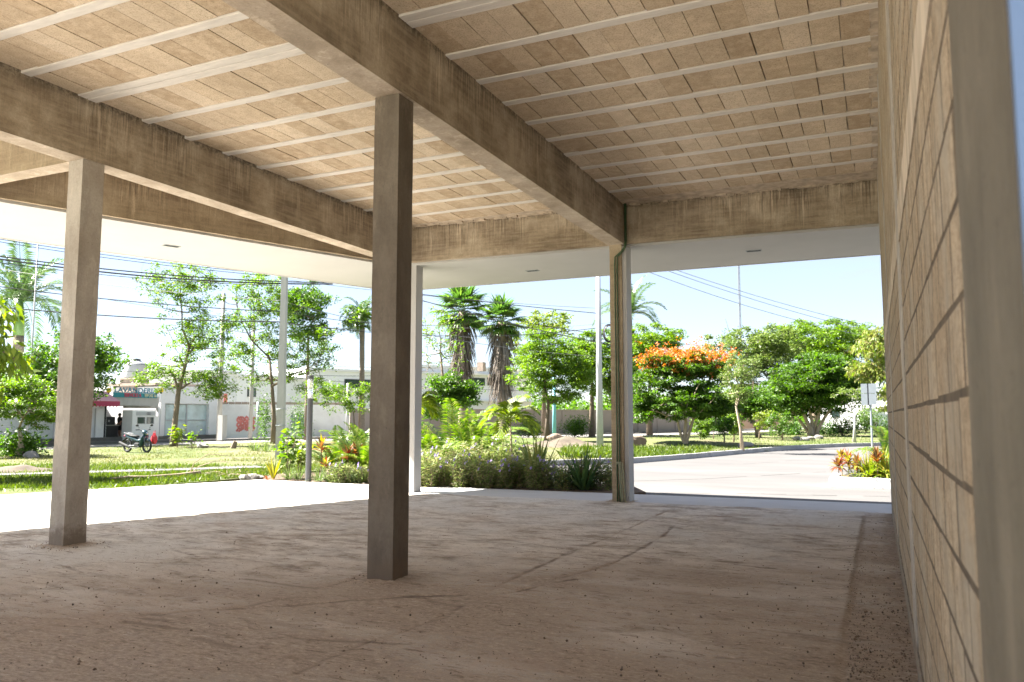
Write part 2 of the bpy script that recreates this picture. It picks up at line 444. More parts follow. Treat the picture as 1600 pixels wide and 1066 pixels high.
M['moto_teal'] = simple('teal_body_paint', (0.012, 0.05, 0.07), 0.4, 0.1, 5)
M['moto_silver'] = simple('silver_metal', (0.16, 0.17, 0.18), 0.45, 0.08, 5, 0, 0.7)
M['moto_black'] = simple('black_plastic', (0.018, 0.02, 0.022), 0.75, 0.1, 5)
M['redbag'] = simple('red_bag', (0.62, 0.03, 0.05), 0.6, 0.1, 6)
M['skin'] = simple('skin', (0.22, 0.12, 0.08), 0.6, 0.05, 5)
M['blackcloth'] = simple('black_cloth', (0.018, 0.018, 0.022), 0.9, 0.2, 5)
M['bluegrey'] = simple('blue_grey', (0.10, 0.155, 0.26), 0.6, 0.03, 0.8)  # even blue-grey tone for the near column face and the partition
M['grit'] = simple('grit', (0.15, 0.11, 0.08), 0.95, 0.4, 30)
def glass(name, col, rough, metal=0.0, spec=0.5, trans=0.0):
    m, n, b = new_mat(name)
    v = coords(n, (1, 1, 1), True)
    c = ramp(n, noise(n, v, 0.9, 4), [(0.35, tuple(x * 0.8 for x in col)), (0.65, tuple(x * 1.2 for x in col))])
    n.links.new(c, b.inputs['Base Color'])
    b.inputs['Roughness'].default_value = rough
    b.inputs['Transmission Weight'].default_value = trans
    b.inputs['Specular IOR Level'].default_value = spec
    return m
M['shopglass'] = glass('pale_shop_glass', (0.45, 0.57, 0.60), 0.12, spec=0.8)
M['darkglass'] = glass('dark_window_glass', (0.03, 0.055, 0.055), 0.08, spec=0.8)
M['clear'] = glass('clear_tube', (0.85, 0.88, 0.87), 0.06, trans=0.85)

# ------------------------------------------------------------------ mesh builder
class MB:
    def __init__(s):
        s.v, s.loops, s.sizes, s.mi, s.n = [], [], [], [], 0
    def add(s, verts, faces, mi=0):
        s.v.append(np.asarray(verts, float).reshape(-1, 3))
        for f in faces:
            s.loops.append(np.asarray(f) + s.n)
            s.sizes.append(np.array([len(f)]))
            s.mi.append(np.array([mi]))
        s.n += len(s.v[-1])
    def quads(s, verts, mi=0):               # verts (k,4,3), each quad on its own
        k = len(verts)
        s.v.append(verts.reshape(-1, 3))
        s.loops.append(np.arange(k * 4) + s.n)
        s.sizes.append(np.full(k, 4))
        s.mi.append(np.full(k, mi))
        s.n += k * 4
    def box(s, x0, x1, y0, y1, z0, z1, mi=0):
        p = [(x0, y0, z0), (x1, y0, z0), (x1, y1, z0), (x0, y1, z0), (x0, y0, z1), (x1, y0, z1), (x1, y1, z1), (x0, y1, z1)]
        s.add(p, [(0, 3, 2, 1), (4, 5, 6, 7), (0, 1, 5, 4), (1, 2, 6, 5), (2, 3, 7, 6), (3, 0, 4, 7)], mi)
        return s
    def prism(s, poly, z0, z1, mi=0):
        k = len(poly)
        a = sum(poly[i][0] * poly[(i + 1) % k][1] - poly[(i + 1) % k][0] * poly[i][1] for i in range(k))
        if a < 0:
            poly = poly[::-1]
        p = [(x, y, z0) for x, y in poly] + [(x, y, z1) for x, y in poly]
        s.add(p, [tuple(range(k - 1, -1, -1)), tuple(range(k, 2 * k))] + [(i, (i + 1) % k, (i + 1) % k + k, i + k) for i in range(k)], mi)
        return s
    def obox(s, a, b, th, z0, z1, mi=0, off=0.0):      # wall-like box from a to b, thickness th centred on off
        a, b = np.array(a[:2], float), np.array(b[:2], float)
        d = (b - a) / np.linalg.norm(b - a)
        nn = np.array([-d[1], d[0]])
        q = [a + nn * (off - th / 2), b + nn * (off - th / 2), b + nn * (off + th / 2), a + nn * (off + th / 2)]
        return s.prism([tuple(x) for x in q], z0, z1, mi)
    def tube(s, pts, rad, sides=6, mi=0, cap=True):
        pts = [np.asarray(p, float) for p in pts]
        if not hasattr(rad, '__len__'):
            rad = [rad] * len(pts)
        V, F = [], []
        prev = None
        for i, p in enumerate(pts):
            t = pts[min(i + 1, len(pts) - 1)] - pts[max(i - 1, 0)]
            t = t / (np.linalg.norm(t) + 1e-9)
            if prev is None:
                a = np.cross(t, [0, 0, 1]) if abs(t[2]) < 0.95 else np.cross(t, [1, 0, 0])
            else:
                a = prev - t * (prev @ t)
            a = a / (np.linalg.norm(a) + 1e-9)
            prev = a
            c = np.cross(t, a)
            for k in range(sides):
                th = 2 * pi * k / sides
                V.append(p + rad[i] * (cos(th) * a + sin(th) * c))
        for i in range(len(pts) - 1):
            for k in range(sides):
                k2 = (k + 1) % sides
                F.append((i * sides + k, i * sides + k2, (i + 1) * sides + k2, (i + 1) * sides + k))
        if cap:
            F.append(tuple(range(sides - 1, -1, -1)))
            F.append(tuple((len(pts) - 1) * sides + k for k in range(sides)))
        s.add(V, F, mi)
        return s
    def lathe(s, prof, c=(0, 0, 0), sides=20, mi=0):
        V, F = [], []
        for r, z in prof:
            for k in range(sides):
                V.append((c[0] + r * cos(2 * pi * k / sides), c[1] + r * sin(2 * pi * k / sides), c[2] + z))
        for i in range(len(prof) - 1):
            for k in range(sides):
                k2 = (k + 1) % sides
                F.append((i * sides + k, i * sides + k2, (i + 1) * sides + k2, (i + 1) * sides + k))
        F.append(tuple(range(sides - 1, -1, -1)))
        F.append(tuple((len(prof) - 1) * sides + k for k in range(sides)))
        s.add(V, F, mi)
        return s
    def strap(s, p, d, length, width, droop=0.6, segs=5, fold=0.15, mi=0, tip=0.05):
        # a leaf blade: starts at p along d and bends down under its weight
        p = np.array(p, float)
        d = np.array(d, float)
        d /= np.linalg.norm(d)
        side = np.cross(d, [0, 0, 1])
        if np.linalg.norm(side) < 1e-3:
            side = np.array([1.0, 0, 0])
        side /= np.linalg.norm(side)
        V, F = [], []
        st = length / segs
        for i in range(segs + 1):
            t = i / segs
            wd = width * (tip + (1 - tip) * (1 - (2 * t - 0.75) ** 2 if t > 0.375 else 0.55 + 1.2 * t) ) / 2
            wd = max(wd, width * tip * 0.5) if i < segs else width * 0.02
            up = np.cross(side, d)
            V += [p - side * wd + up * wd * fold * 2, p, p + side * wd + up * wd * fold * 2]
            d = d + np.array([0, 0, -droop / segs * (0.3 + t)])
            d /= np.linalg.norm(d)
            p = p + d * st
        for i in range(segs):
            for k in (0, 1):
                F.append((i * 3 + k, i * 3 + k + 1, i * 3 + k + 4, i * 3 + k + 3))
        s.add(V, F, mi)
    def kites(s, P, size, up=0.5, mi=0, aspect=0.5, dirs=None):
        P = np.asarray(P, float)
        k = len(P)
        if k == 0:
            return
        nrm = rng.normal(size=(k, 3))
        nrm /= np.linalg.norm(nrm, axis=1)[:, None]
        nrm[:, 2] = np.abs(nrm[:, 2]) + up
        nrm /= np.linalg.norm(nrm, axis=1)[:, None]
        a = rng.normal(size=(k, 3)) if dirs is None else dirs + rng.normal(size=(k, 3)) * 0.25
        a -= nrm * (a * nrm).sum(1)[:, None]
        a /= np.linalg.norm(a, axis=1)[:, None]
        c = np.cross(nrm, a)
        sz = np.asarray(size) * (0.7 + 0.6 * rng.random(k))
        sz = sz[:, None]
        q = np.stack([P, P + a * sz * 0.45 - c * sz * aspect * 0.5 - nrm * sz * 0.05, P + a * sz - nrm * sz * 0.12, P + a * sz * 0.45 + c * sz * aspect * 0.5 - nrm * sz * 0.05], 1)
        s.quads(q, mi)
    def build(s, name, mats, parent=None, origin=None, smooth=False, local=False):
        me = bpy.data.meshes.new(name)
        V = np.concatenate(s.v) if s.v else np.zeros((0, 3))
        off = np.zeros(3)
        if parent is not None and not local:
            off = OFF.get(parent.name, np.zeros(3))
        elif origin is not None:
            off = np.array(origin, float)
        V = V - off
        lp = np.concatenate(s.loops).astype(np.int32)
        sz = np.concatenate(s.sizes).astype(np.int32)
        me.vertices.add(len(V))
        me.vertices.foreach_set('co', V.astype(np.float32).ravel())
        me.loops.add(len(lp))
        me.loops.foreach_set('vertex_index', lp)
        me.polygons.add(len(sz))
        me.polygons.foreach_set('loop_start', np.concatenate([[0], np.cumsum(sz)[:-1]]).astype(np.int32))
        me.polygons.foreach_set('loop_total', sz)
        me.polygons.foreach_set('material_index', np.concatenate(s.mi).astype(np.int32))
        me.polygons.foreach_set('use_smooth', np.full(len(sz), bool(smooth)))
        me.update(calc_edges=True)
        me.validate()
        for mm in (mats if isinstance(mats, (list, tuple)) else [mats]):
            me.materials.append(mm)
        o = bpy.data.objects.new(name, me)
        COL.objects.link(o)
        if parent is not None:
            o.parent = parent
            OFF[o.name] = off
        elif origin is not None:
            o.location = origin
            OFF[o.name] = off
        return o
OFF = {}

def thing(name, label, cat, loc=(0, 0, 0), rotz=0, group=None):
    o = bpy.data.objects.new(name, None)
    COL.objects.link(o)
    o.location = loc
    o.rotation_euler = (0, 0, rotz)
    o['label'] = label
    o['category'] = cat
    if group:
        o['group'] = group
    OFF[o.name] = np.array(loc, float)
    return o
def tag(o, label, cat, group=None, kind=None):
    o['label'] = label
    if cat:
        o['category'] = cat
    if group:
        o['group'] = group
    if kind:
        o['kind'] = kind
    return o
def struct(o, label=None):
    o['kind'] = 'structure'
    if label:
        o['label'] = label
    return o
def bevel(o, wd=0.01, seg=2):
    m = o.modifiers.new('bevel', 'BEVEL')
    m.width = wd
    m.segments = seg
    m.limit_method = 'ANGLE'
    return o
def rough_box(mb, x0, x1, y0, y1, z0, z1, step=0.12, amp=0.004, mi=0, under=None):
    # a cast member: subdivided faces, slightly uneven like shuttered concrete
    def face(o, du, dv, nu, nv, mi=mi):
        nu, nv = max(1, nu), max(1, nv)
        V = []
        for j in range(nv + 1):
            for i in range(nu + 1):
                V.append(np.array(o) + np.array(du) * i / nu + np.array(dv) * j / nv)
        V = np.array(V)
        c = np.array([(x0 + x1) / 2, (y0 + y1) / 2, (z0 + z1) / 2])
        nx = fbm(V[:, 0] * 1.7 + V[:, 2], V[:, 1] * 1.7 + V[:, 2] * 2.3, 3) - 0.5
        ny = fbm(V[:, 0] * 4.1 - V[:, 2], V[:, 1] * 4.1 + V[:, 2] * 3.3, 8) - 0.5
        dirv = np.sign(V - c)
        V = V + dirv * (nx * amp * 2 + ny * amp)[:, None]
        F = [(j * (nu + 1) + i, j * (nu + 1) + i + 1, (j + 1) * (nu + 1) + i + 1, (j + 1) * (nu + 1) + i) for j in range(nv) for i in range(nu)]
        mb.add(V, F, mi)
    X, Y, Z = x1 - x0, y1 - y0, z1 - z0
    n_ = lambda a: int(round(a / step))
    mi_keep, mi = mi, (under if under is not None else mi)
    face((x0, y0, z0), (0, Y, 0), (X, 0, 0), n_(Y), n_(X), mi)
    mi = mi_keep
    face((x0, y0, z1), (X, 0, 0), (0, Y, 0), n_(X), n_(Y))
    face((x0, y0, z0), (X, 0, 0), (0, 0, Z), n_(X), n_(Z))
    face((x0, y1, z0), (0, 0, Z), (X, 0, 0), n_(Z), n_(X))
    face((x0, y0, z0), (0, 0, Z), (0, Y, 0), n_(Z), n_(Y))
    face((x1, y0, z0), (0, Y, 0), (0, 0, Z), n_(Y), n_(Z))
    return mb

# ------------------------------------------------------------------ the building: frame of reference
WX = 0.17                       # face of the block wall
YR = -1.6                       # rear roof edge, cut short so sunlit ground behind brightens the room
CEIL, BOT = 5.31, 4.575         # ceiling and beam undersides
nx_, ny_ = 0.935, -0.354        # left facade runs at an angle: lines nx*x + ny*y = const
def xl(nv, y):
    return (nv - ny_ * y) / nx_
def yf(x):                      # inner face of the front edge beam
    return 13.80 + 0.04 * (x - 0.15)
def yw(x):                      # outer edge of the front walk
    return 15.25 + 0.04 * x

# floor: fine relief where the camera sees it
nxg, nyg = 420, 360
s_, t_ = np.meshgrid(np.linspace(0, 1, nxg + 1), np.linspace(0, 1, nyg + 1))
Y0 = 2.2
Yg = Y0 + t_ * (13.8 - Y0)
XL = (-13.05 - ny_ * Yg) / nx_
Xg = XL + s_ * (WX + 0.06 - XL)
Yg = Yg + t_ * (yf(Xg) - 13.8)
tracks = [[tuple(gnd(*p)[:2]) for p in pl] for pl in (
    [(-20, 966), (150, 967), (300, 955), (480, 945), (640, 934), (800, 926), (900, 905)],
    [(0, 1020), (120, 1000), (250, 975), (420, 940), (560, 905), (640, 885)],
    [(430, 1070), (560, 1010), (680, 970), (800, 905), (900, 860), (985, 825), (1060, 790)],
    [(840, 915), (960, 880), (1035, 838), (1050, 824), (1110, 822)])]
strip = [tuple(gnd(*p)[:2]) for p in [(1350, 806), (1343, 850), (1334, 910), (1322, 1000), (1312, 1070)]]
ZZ = (fbm(Xg * 0.5, Yg * 0.5, 1, 3) - 0.5) * 0.02 + (fbm(Xg * 2.5, Yg * 3.5, 5, 4) - 0.5) * 0.020 + (fbm(Xg * 9, Yg * 14, 9, 3) - 0.5) * 0.010
dirt = np.zeros(Xg.shape)
groove = np.zeros(Xg.shape)
wob = (fbm(Xg * 3, Yg * 3, 21, 3) - 0.5) * 0.08
def brk_(i):
    return np.clip(2.6 * fbm(Xg * 1.7 + 5 * i, Yg * 1.7, 80 + i, 4) - 0.85, 0.0, 1)
for i, tr in enumerate(tracks):
    dd = segdist(Xg, Yg, tr) + wob
    a = (0.8, 0.55, 0.7, 0.9)[i]
    groove += brk_(i) * (0.35, 0.28, 0.26, 0.34)[i] / 0.3 * (np.exp(-(dd / 0.016) ** 2) + 0.35 * np.exp(-((dd + .07) / 0.03) ** 2))
    ZZ -= a * 0.005 * np.exp(-(dd / 0.025) ** 2)
    ZZ += a * 0.003 * np.exp(-((dd - 0.07) / 0.05) ** 2)
    brk = np.clip(2.2 * fbm(Xg * 1.3 + 7 * i, Yg * 1.3, 60 + i, 3) - 0.6, 0.05, 1)
    dirt += brk * a * 0.75 * np.exp(-(dd / 0.022) ** 2) + brk * a * 0.16 * np.exp(-(dd / 0.22) ** 2)
dd = segdist(Xg, Yg, strip) + wob * 0.15
ZZ -= 0.012 * np.exp(-(dd / 0.014) ** 2)
dirt += 0.6 * np.exp(-(dd / 0.025) ** 2)
sx_ = np.interp(Yg, [p[1] for p in strip[::-1]], [p[0] for p in strip[::-1]])
inside = np.clip((Xg - sx_) / 0.03, 0, 1)
dirt += inside * (0.25 + 0.4 * np.clip((Xg - 0.0) / 0.17, 0, 1))
ZZ += inside * (-0.012 + (fbm(Xg * 20, Yg * 20, 30, 3) - 0.3) * 0.022)
# short scuffs and dents dragged along the slab
for q_ in range(170):
    cx, cy = random.uniform(-10, 0.0), random.uniform(4, 13.2)
    an, ln, wd_ = random.uniform(-.35, .35), random.uniform(.08, .5), random.uniform(.008, .028)
    j0, j1 = max(0, int((cy - .8 - Y0) / (13.8 - Y0) * nyg)), min(nyg + 1, int((cy + .8 - Y0) / (13.8 - Y0) * nyg))
    sl = (slice(j0, j1), slice(None))
    dd = segdist(Xg[sl], Yg[sl], [(cx - cos(an) * ln, cy - sin(an) * ln), (cx + cos(an) * ln, cy + sin(an) * ln)]) + wob[sl] * .5
    groove[sl] += random.uniform(.3, .8) * np.exp(-(dd / wd_) ** 2)
    ZZ[sl] -= .003 * np.exp(-(dd / wd_) ** 2)
for cx, cy in ((-4.16, 6.34), (-8.65, 6.41), (-4.15, 13.7)):
    dd = np.maximum(np.abs(Xg - cx), np.abs(Yg - cy)) + wob
    dirt += 0.85 * np.exp(-((np.maximum(dd - 0.14, 0)) / 0.12) ** 2)
    ZZ += 0.014 * np.exp(-((np.maximum(dd - 0.14, 0)) / 0.08) ** 2) * (0.5 + vnoise(Xg * 25, Yg * 25, 4))
# soil spread thicker towards the back of the room, washed thin near the open edge
dirt += np.clip((8.8 + 0.35 * Xg + 0.9 - Yg) / 4, 0, 1) * 0.42 + np.clip((12.3 - Yg + 1.0 * (Xg + 3.5)) / 6, 0, 1) * 0.40
dirt *= 0.35 + 1.3 * fbm(Xg * 0.7, Yg * 1.7, 40, 5)
mb = MB()
V = np.stack([Xg, Yg, ZZ], -1).reshape(-1, 3)
idx = (np.arange(nyg)[:, None] * (nxg + 1) + np.arange(nxg)[None, :]).ravel()
mb.v.append(V)
mb.loops.append(np.stack([idx, idx + 1, idx + nxg + 2, idx + nxg + 1], 1).ravel())
mb.sizes.append(np.full(len(idx), 4))
mb.mi.append(np.zeros(len(idx), int))
mb.n = len(V)
fl = struct(mb.build('floor', M['floor'], smooth=True), 'dusty bare concrete floor with soil tracks')
at_ = fl.data.attributes.new('dirt', 'FLOAT', 'POINT')
at_.data.foreach_set('value', dirt.ravel().astype(np.float32))
ag_ = fl.data.attributes.new('groove', 'FLOAT', 'POINT')
ag_.data.foreach_set('value', np.clip(groove, 0, 1).ravel().astype(np.float32))
mb = MB().prism([(xl(-13.05, YR), YR), (WX + 0.06, YR), (WX + 0.06, Y0), (xl(-13.05, Y0), Y0)], -0.12, -0.004)
struct(mb.build('floor_rear', M['floor']))
mb = MB().prism([(xl(-13.06, -6), -6), (xl(-13.06, 13.3), 13.3), (xl(-13.06, 14.8), 14.8), (-13.45, 14.83), (xl(-17.9, 10), 10), (xl(-17.9, -6), -6)], -0.16, -0.015)
struct(mb.build('terrace_paving', M['walk']), 'pale sunlit concrete apron beside the open bay')
mb = MB()
x1_ = 6.0
mb.prism([(xl(-13.05, 13.45), 13.45), (WX, yf(WX)), (x1_, yf(x1_)), (x1_, yw(x1_)), (0, yw(0)), (-4.8, 15.10), (-9.2, 14.90), (xl(-13.05, 14.86), 14.86)], -0.16, -0.010)
struct(mb.build('front_walkway', M['walk_front']), 'smooth concrete walk in the roof shadow along the front')
struct(MB().prism([(xl(-13.05, -14), -14), (9, -14), (9, YR - .01), (xl(-13.05, YR - .01), YR - .01)], -0.16, -0.02).build('rear_bounce', M['walk']), 'added pale ground behind the viewer bouncing sun indoors')  # unseen, added to bounce sunlight into the room
mb = MB().box(WX + 0.06, 6, YR, yf(WX) - 0.02, -0.14, -0.01)
struct(mb.build('neighbour_floor', M['walk_front']))

# crumbs and spilled mortar round the column feet, fragments along the wall
mb = MB()
for (cx, cy, hw) in ((-4.16, 6.33, .16), (-8.65, 6.41, .16), (-4.15, 13.68, .16)):
    for k in range(150):
        a = random.uniform(0, 2 * pi)
        rr_ = hw * 1.05 + abs(random.gauss(0, .05))
        sc = max(abs(cos(a)), abs(sin(a)))
        p = (cx + cos(a) * rr_ / sc, cy + sin(a) * rr_ / sc, 0.004)
        r = random.uniform(.004, .014)
        q = [(r, 0, 0), (0, r * random.uniform(.6, 1.2), 0), (-r * .8, 0, 0), (0, -r, 0), (0, 0, r * .7), (0, 0, -r * .6)]
        mb.add([(x + p[0], y + p[1], z + p[2]) for x, y, z in q], [(0, 1, 4), (1, 2, 4), (2, 3, 4), (3, 0, 4), (1, 0, 5), (2, 1, 5), (3, 2, 5), (0, 3, 5)])
tag(mb.build('mortar_crumbs', M['mortar_l']), 'pale crumbs of mortar round the column feet', None, kind='stuff')
# ragged open joint between the room floor and the apron
mb = MB()
y = 5.0
while y < 13.4:
    l = random.uniform(.05, .35)
    x = xl(-13.055, y) + random.uniform(-.008, .008)
    x2 = xl(-13.055, y + l) + random.uniform(-.008, .008)
    wj = random.choice([.006, .010, .016, .024]) * (1.3 if 8 < y < 10.5 else .8)
    if random.random() < .86:
        mb.add([(x - wj, y, -.001), (x + wj, y, .006), (x2 + wj * .7, y + l, .006), (x2 - wj * .7, y + l, -.001)], [(0, 1, 2, 3)])
    y += l
struct(mb.build('joint', M['gap']), 'ragged dark joint between floor and apron')
# ---- grit and pebbles lying on the floor
mb = MB()
for k in range(2600):
    if k < 900:
        px, py = 1325 + random.random() * 100, 810 + random.random() ** 0.6 * 256
        p = gnd(px, py)
        if p[0] > WX - 0.02:
            continue
    elif k < 1250:
        c = random.choice([(-4.16, 6.34), (-8.65, 6.41)])
        p = np.array([c[0] + random.uniform(-0.35, 0.35), c[1] + random.uniform(-0.35, 0.35), 0])
    else:
        p = gnd(random.uniform(0, 1340), random.uniform(800, 1066))
        if p[0] < xl(-12.8, p[1]):
            continue
    r = random.choice([0.003, 0.004, 0.005, 0.005, 0.007, 0.011 if random.random() < 0.3 else 0.006])
    q = [(r * random.uniform(.7, 1.3), 0, 0), (0, r * random.uniform(.7, 1.3), 0), (-r, 0, 0), (0, -r, 0), (0, 0, r * 0.8), (0, 0, -r * .8)]
    a = random.random() * 6
    q = [(x * cos(a) - y * sin(a) + p[0], x * sin(a) + y * cos(a) + p[1], z + 0.006) for x, y, z in q]
    mb.add(q, [(0, 1, 4), (1, 2, 4), (2, 3, 4), (3, 0, 4), (1, 0, 5), (2, 1, 5), (3, 2, 5), (0, 3, 5)])
o = mb.build('floor_grit', M['grit'])
tag(o, 'dark grit and pebbles scattered on the dusty floor', None, kind='stuff')

# ------------------------------------------------------------------ roof: deck, ribs and infill blocks
mb = MB()
mb.prism([(xl(-13.2, YR), YR), (x1_, YR), (x1_, 14.05), (xl(-13.2, 14.05), 14.05)], 5.44, 5.62)
struct(mb.build('roof_deck', M['slabtop']), 'concrete deck over the ribs and blocks')
RIBS = [7.05 + 0.7 * k for k in range(-7, 10)]          # near edges of the ribs
def ribs_y():
    out_ = []
    y = 7.04
    ys = [7.04, 7.74, 8.44, 9.14, 9.84, 10.54, 11.24, 11.94, 12.64]
    for yy in ys:
        out_.append((yy, yy + 0.12))
    out_.append((6.13, 6.25))
    out_.append((6.262, 6.385))
    y = 5.44
    while y > 1.5:
        out_.append((y, y + 0.12))
        y -= 0.70
    return sorted(out_)
RB = ribs_y()
def bay(x0, x1, step, first, y_end):
    root = struct(MB().box(x0, x1, 1.0, 13.0, CEIL + 0.10, CEIL + 0.128).build('ceiling', M['mortar_l'], origin=((x0 + x1) / 2, 7, CEIL)))
    # ribs
    base = MB().box(-(x1 - x0) / 2, (x1 - x0) / 2, -0.06, 0.06, -0.012, 0.11).build('rib', M['rib'], root, local=True)
    bevel(base, 0.004, 1)
    first_done = False
    for (a, b_) in RB:
        o = base if not first_done else base.copy()
        if first_done:
            COL.objects.link(o)
            o.parent = root
        first_done = True
        o.location = (random.uniform(-.004, .004), (a + b_) / 2 - 7, random.uniform(-.003, .003))
        o.rotation_euler = (0, 0, random.uniform(-.0015, .0015))
    edges = [(RB[i][1], RB[i + 1][0]) for i in range(len(RB) - 1) if RB[i + 1][0] - RB[i][1] > 0.2]
    edges.append((RB[-1][1], RB[-1][1] + 0.58))
    xs = []
    x = first
    while x > x0:
        x -= step
    while x < x1:
        a, b_ = max(x, x0), min(x + step, x1)
        if b_ - a > 0.05:
            xs.append((a, b_))
        x += step
    proto = MB().box(-0.5, 0.5, -0.5, 0.5, 0, 0.085).build('block', M['ceil_block'], root, local=True)
    used = False
    cnt = 0
    for (a, b_) in edges[::-1]:
        jit = random.uniform(-0.03, 0.03)
        for (c, d) in xs:
            if cnt >= 296 or b_ < 2.6:
                break
            o = proto if not used else proto.copy()
            if used:
                COL.objects.link(o)
                o.parent = root
            used = True
            cnt += 1
            gx = random.choice([0.004, 0.006, 0.006, 0.012])
            cc = max(x0, c + (jit if c > x0 + .01 else 0))
            d2 = min(x1, d + (jit if d < x1 - .01 else 0))
            o.scale = (d2 - cc - gx, b_ - a - 0.010, 1)
            o.location = ((cc + d2) / 2 - (x0 + x1) / 2 + random.uniform(-.002, .002), (a + b_) / 2 - 7 + random.uniform(-.003, .003), random.uniform(-0.004, 0.006))
            o.rotation_euler = (random.uniform(-.004, .004), random.uniform(-.008, .008), random.uniform(-.004, .004))
    return root
bayR = bay(-4.0, WX, 0.275, -0.165, 13.8)
bayR['label'] = 'rib and block ceiling over the right bay'
bayL = bay(-8.5, -4.3, 0.262, -5.33, 13.6)
bayL['label'] = 'rib and block ceiling over the left bay'
# triangular leftover past the last row, plastered
mb = MB()
mb.prism([(-8.5, 13.0), (-4.3, 13.0), (-4.3, yf(-4.3)), (-8.5, yf(-8.5))], CEIL + 0.03, CEIL + 0.11)
mb.prism([(-4.0, 13.0), (WX, 13.0), (WX, yf(WX)), (-4.0, yf(-4.0))], CEIL + 0.03, CEIL + 0.11)
mb.prism([(-4.0, 13.28), (WX, 13.28), (WX, yf(WX)), (-4.0, yf(-4.0))], CEIL - 0.006, CEIL + 0.028)
mb.prism([(-8.5, 13.31), (-4.3, 13.31), (-4.3, yf(-4.3)), (-8.5, yf(-8.5))], CEIL - 0.006, CEIL + 0.028)
struct(mb.build('ceiling_edge', M['mortar_l']))
# ragged mortar packing along the wall and along the front edge
mb = MB()
y = 3.0
while y < 13.7:
    l = random.uniform(0.05, 0.16)
    mb.box(WX - random.uniform(0.05, 0.10), WX + 0.01, y, y + l, CEIL - random.uniform(0.002, 0.012), CEIL + 0.02)
    y += l + 0.002
x = -8.45
while x < 0.1:
    l = random.uniform(0.05, 0.2)
    if not (-4.35 < x < -3.95 or -4.35 < x + l < -3.95):
        mb.box(x, x + l, yf(x) - random.uniform(0.03, 0.10), yf(x), CEIL - random.uniform(0.006, 0.04), CEIL + 0.02)
    x += l + 0.002
o = tag(mb.build('mortar_packing', M['mortar_l']), 'ragged mortar packed along the ceiling edges', None, kind='stuff')

# ------------------------------------------------------------------ beams
def beam(name, label, mb, mats, origin):
    return tag(mb.build(name, mats, origin=origin), label, 'beam', 'cast concrete roof beams')
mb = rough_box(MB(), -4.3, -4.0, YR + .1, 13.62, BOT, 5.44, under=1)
beam('beam', 'deep concrete beam running over the central column to the far column', mb, [M['beam'], M['bounce_underside']], (-4.15, 6, BOT))
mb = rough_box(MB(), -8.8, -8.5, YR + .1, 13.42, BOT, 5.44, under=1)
beam('beam', 'stained concrete beam carried by the left-hand column', mb, [M['beam'], M['bounce_underside']], (-8.65, 6, BOT))
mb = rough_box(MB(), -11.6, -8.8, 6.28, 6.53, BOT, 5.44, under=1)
beam('beam', 'short cross beam from the left-hand column towards the street side', mb, [M['beam_edge'], M['bounce_underside']], (-10, 6.4, BOT))
def skew_beam(pts, label, mat, seg=0.12, z0=BOT + 0.012):
    (ax, ay), (bx, by), th = pts
    Lg = math.hypot(bx - ax, by - ay)
    ang = math.atan2(by - ay, bx - ax)
    m_ = rough_box(MB(), 0, Lg, 0, th, z0, 5.44, seg)
    V = np.concatenate(m_.v)
    Rm = np.array([[cos(ang), sin(ang), 0], [-sin(ang), cos(ang), 0], [0, 0, 1]])
    m_.v = [V @ Rm + np.array([ax, ay, 0])]
    return beam('beam', label, m_, mat, (ax, ay, z0))
skew_beam(((-4.0, yf(-4.0)), (x1_, yf(x1_)), 0.25), 'front edge beam between the far column and the block wall', M['beam'])
skew_beam(((xl(-12.95, 13.4), yf(-8.7)), (-4.29, yf(-4.29)), 0.25), 'front edge beam between the far column and the white corner column', M['beam'])
skew_beam(((xl(-12.95, YR), YR), (xl(-12.95, 13.55), 13.55), 0.25), 'skewed edge beam along the open left side', M['beam_edge'])

# ------------------------------------------------------------------ white canopy soffit and fascia
a0, a1 = -13.02, -15.72
ytop = 16.35
inner = [(xl(a0, YR), YR), (xl(a0, 13.57), 13.57), (-4.0, yf(-4.0) + 0.06), (x1_, yf(x1_) + 0.06)]
outer = [(x1_, ytop), (xl(a1, ytop), ytop), (xl(a1, YR), YR)]
mb = MB()
def sheet(z0, z1, i_, o_, mi=0):
    # two quads: left wing and front wing, mitred at the corner
    mb.prism([i_[0], i_[1], o_[1], o_[2]], z0, z1, mi)
    mb.prism([i_[1], i_[2], i_[3], o_[0], o_[1]], z0, z1, mi)
cp = thing('canopy', 'white plastered canopy projecting round two open sides', 'canopy', (-10.6, 16.3, 4.56))
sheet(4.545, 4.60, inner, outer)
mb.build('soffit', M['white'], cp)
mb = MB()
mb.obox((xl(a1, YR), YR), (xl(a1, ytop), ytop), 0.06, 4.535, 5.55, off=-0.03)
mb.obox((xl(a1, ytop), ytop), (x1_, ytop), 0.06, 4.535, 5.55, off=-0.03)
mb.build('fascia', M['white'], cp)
mb = MB()
sheet(5.45, 5.5, [(xl(-13.22, YR), YR), (xl(-13.22, 14.07), 14.07), (-4, 14.07), (x1_, 14.07)], [(x1_, ytop - .07), (xl(a1 + .07, ytop - .07), ytop - .07), (xl(a1 + .07, YR), YR)])
mb.build('cover_slab', M['slabtop'], cp)
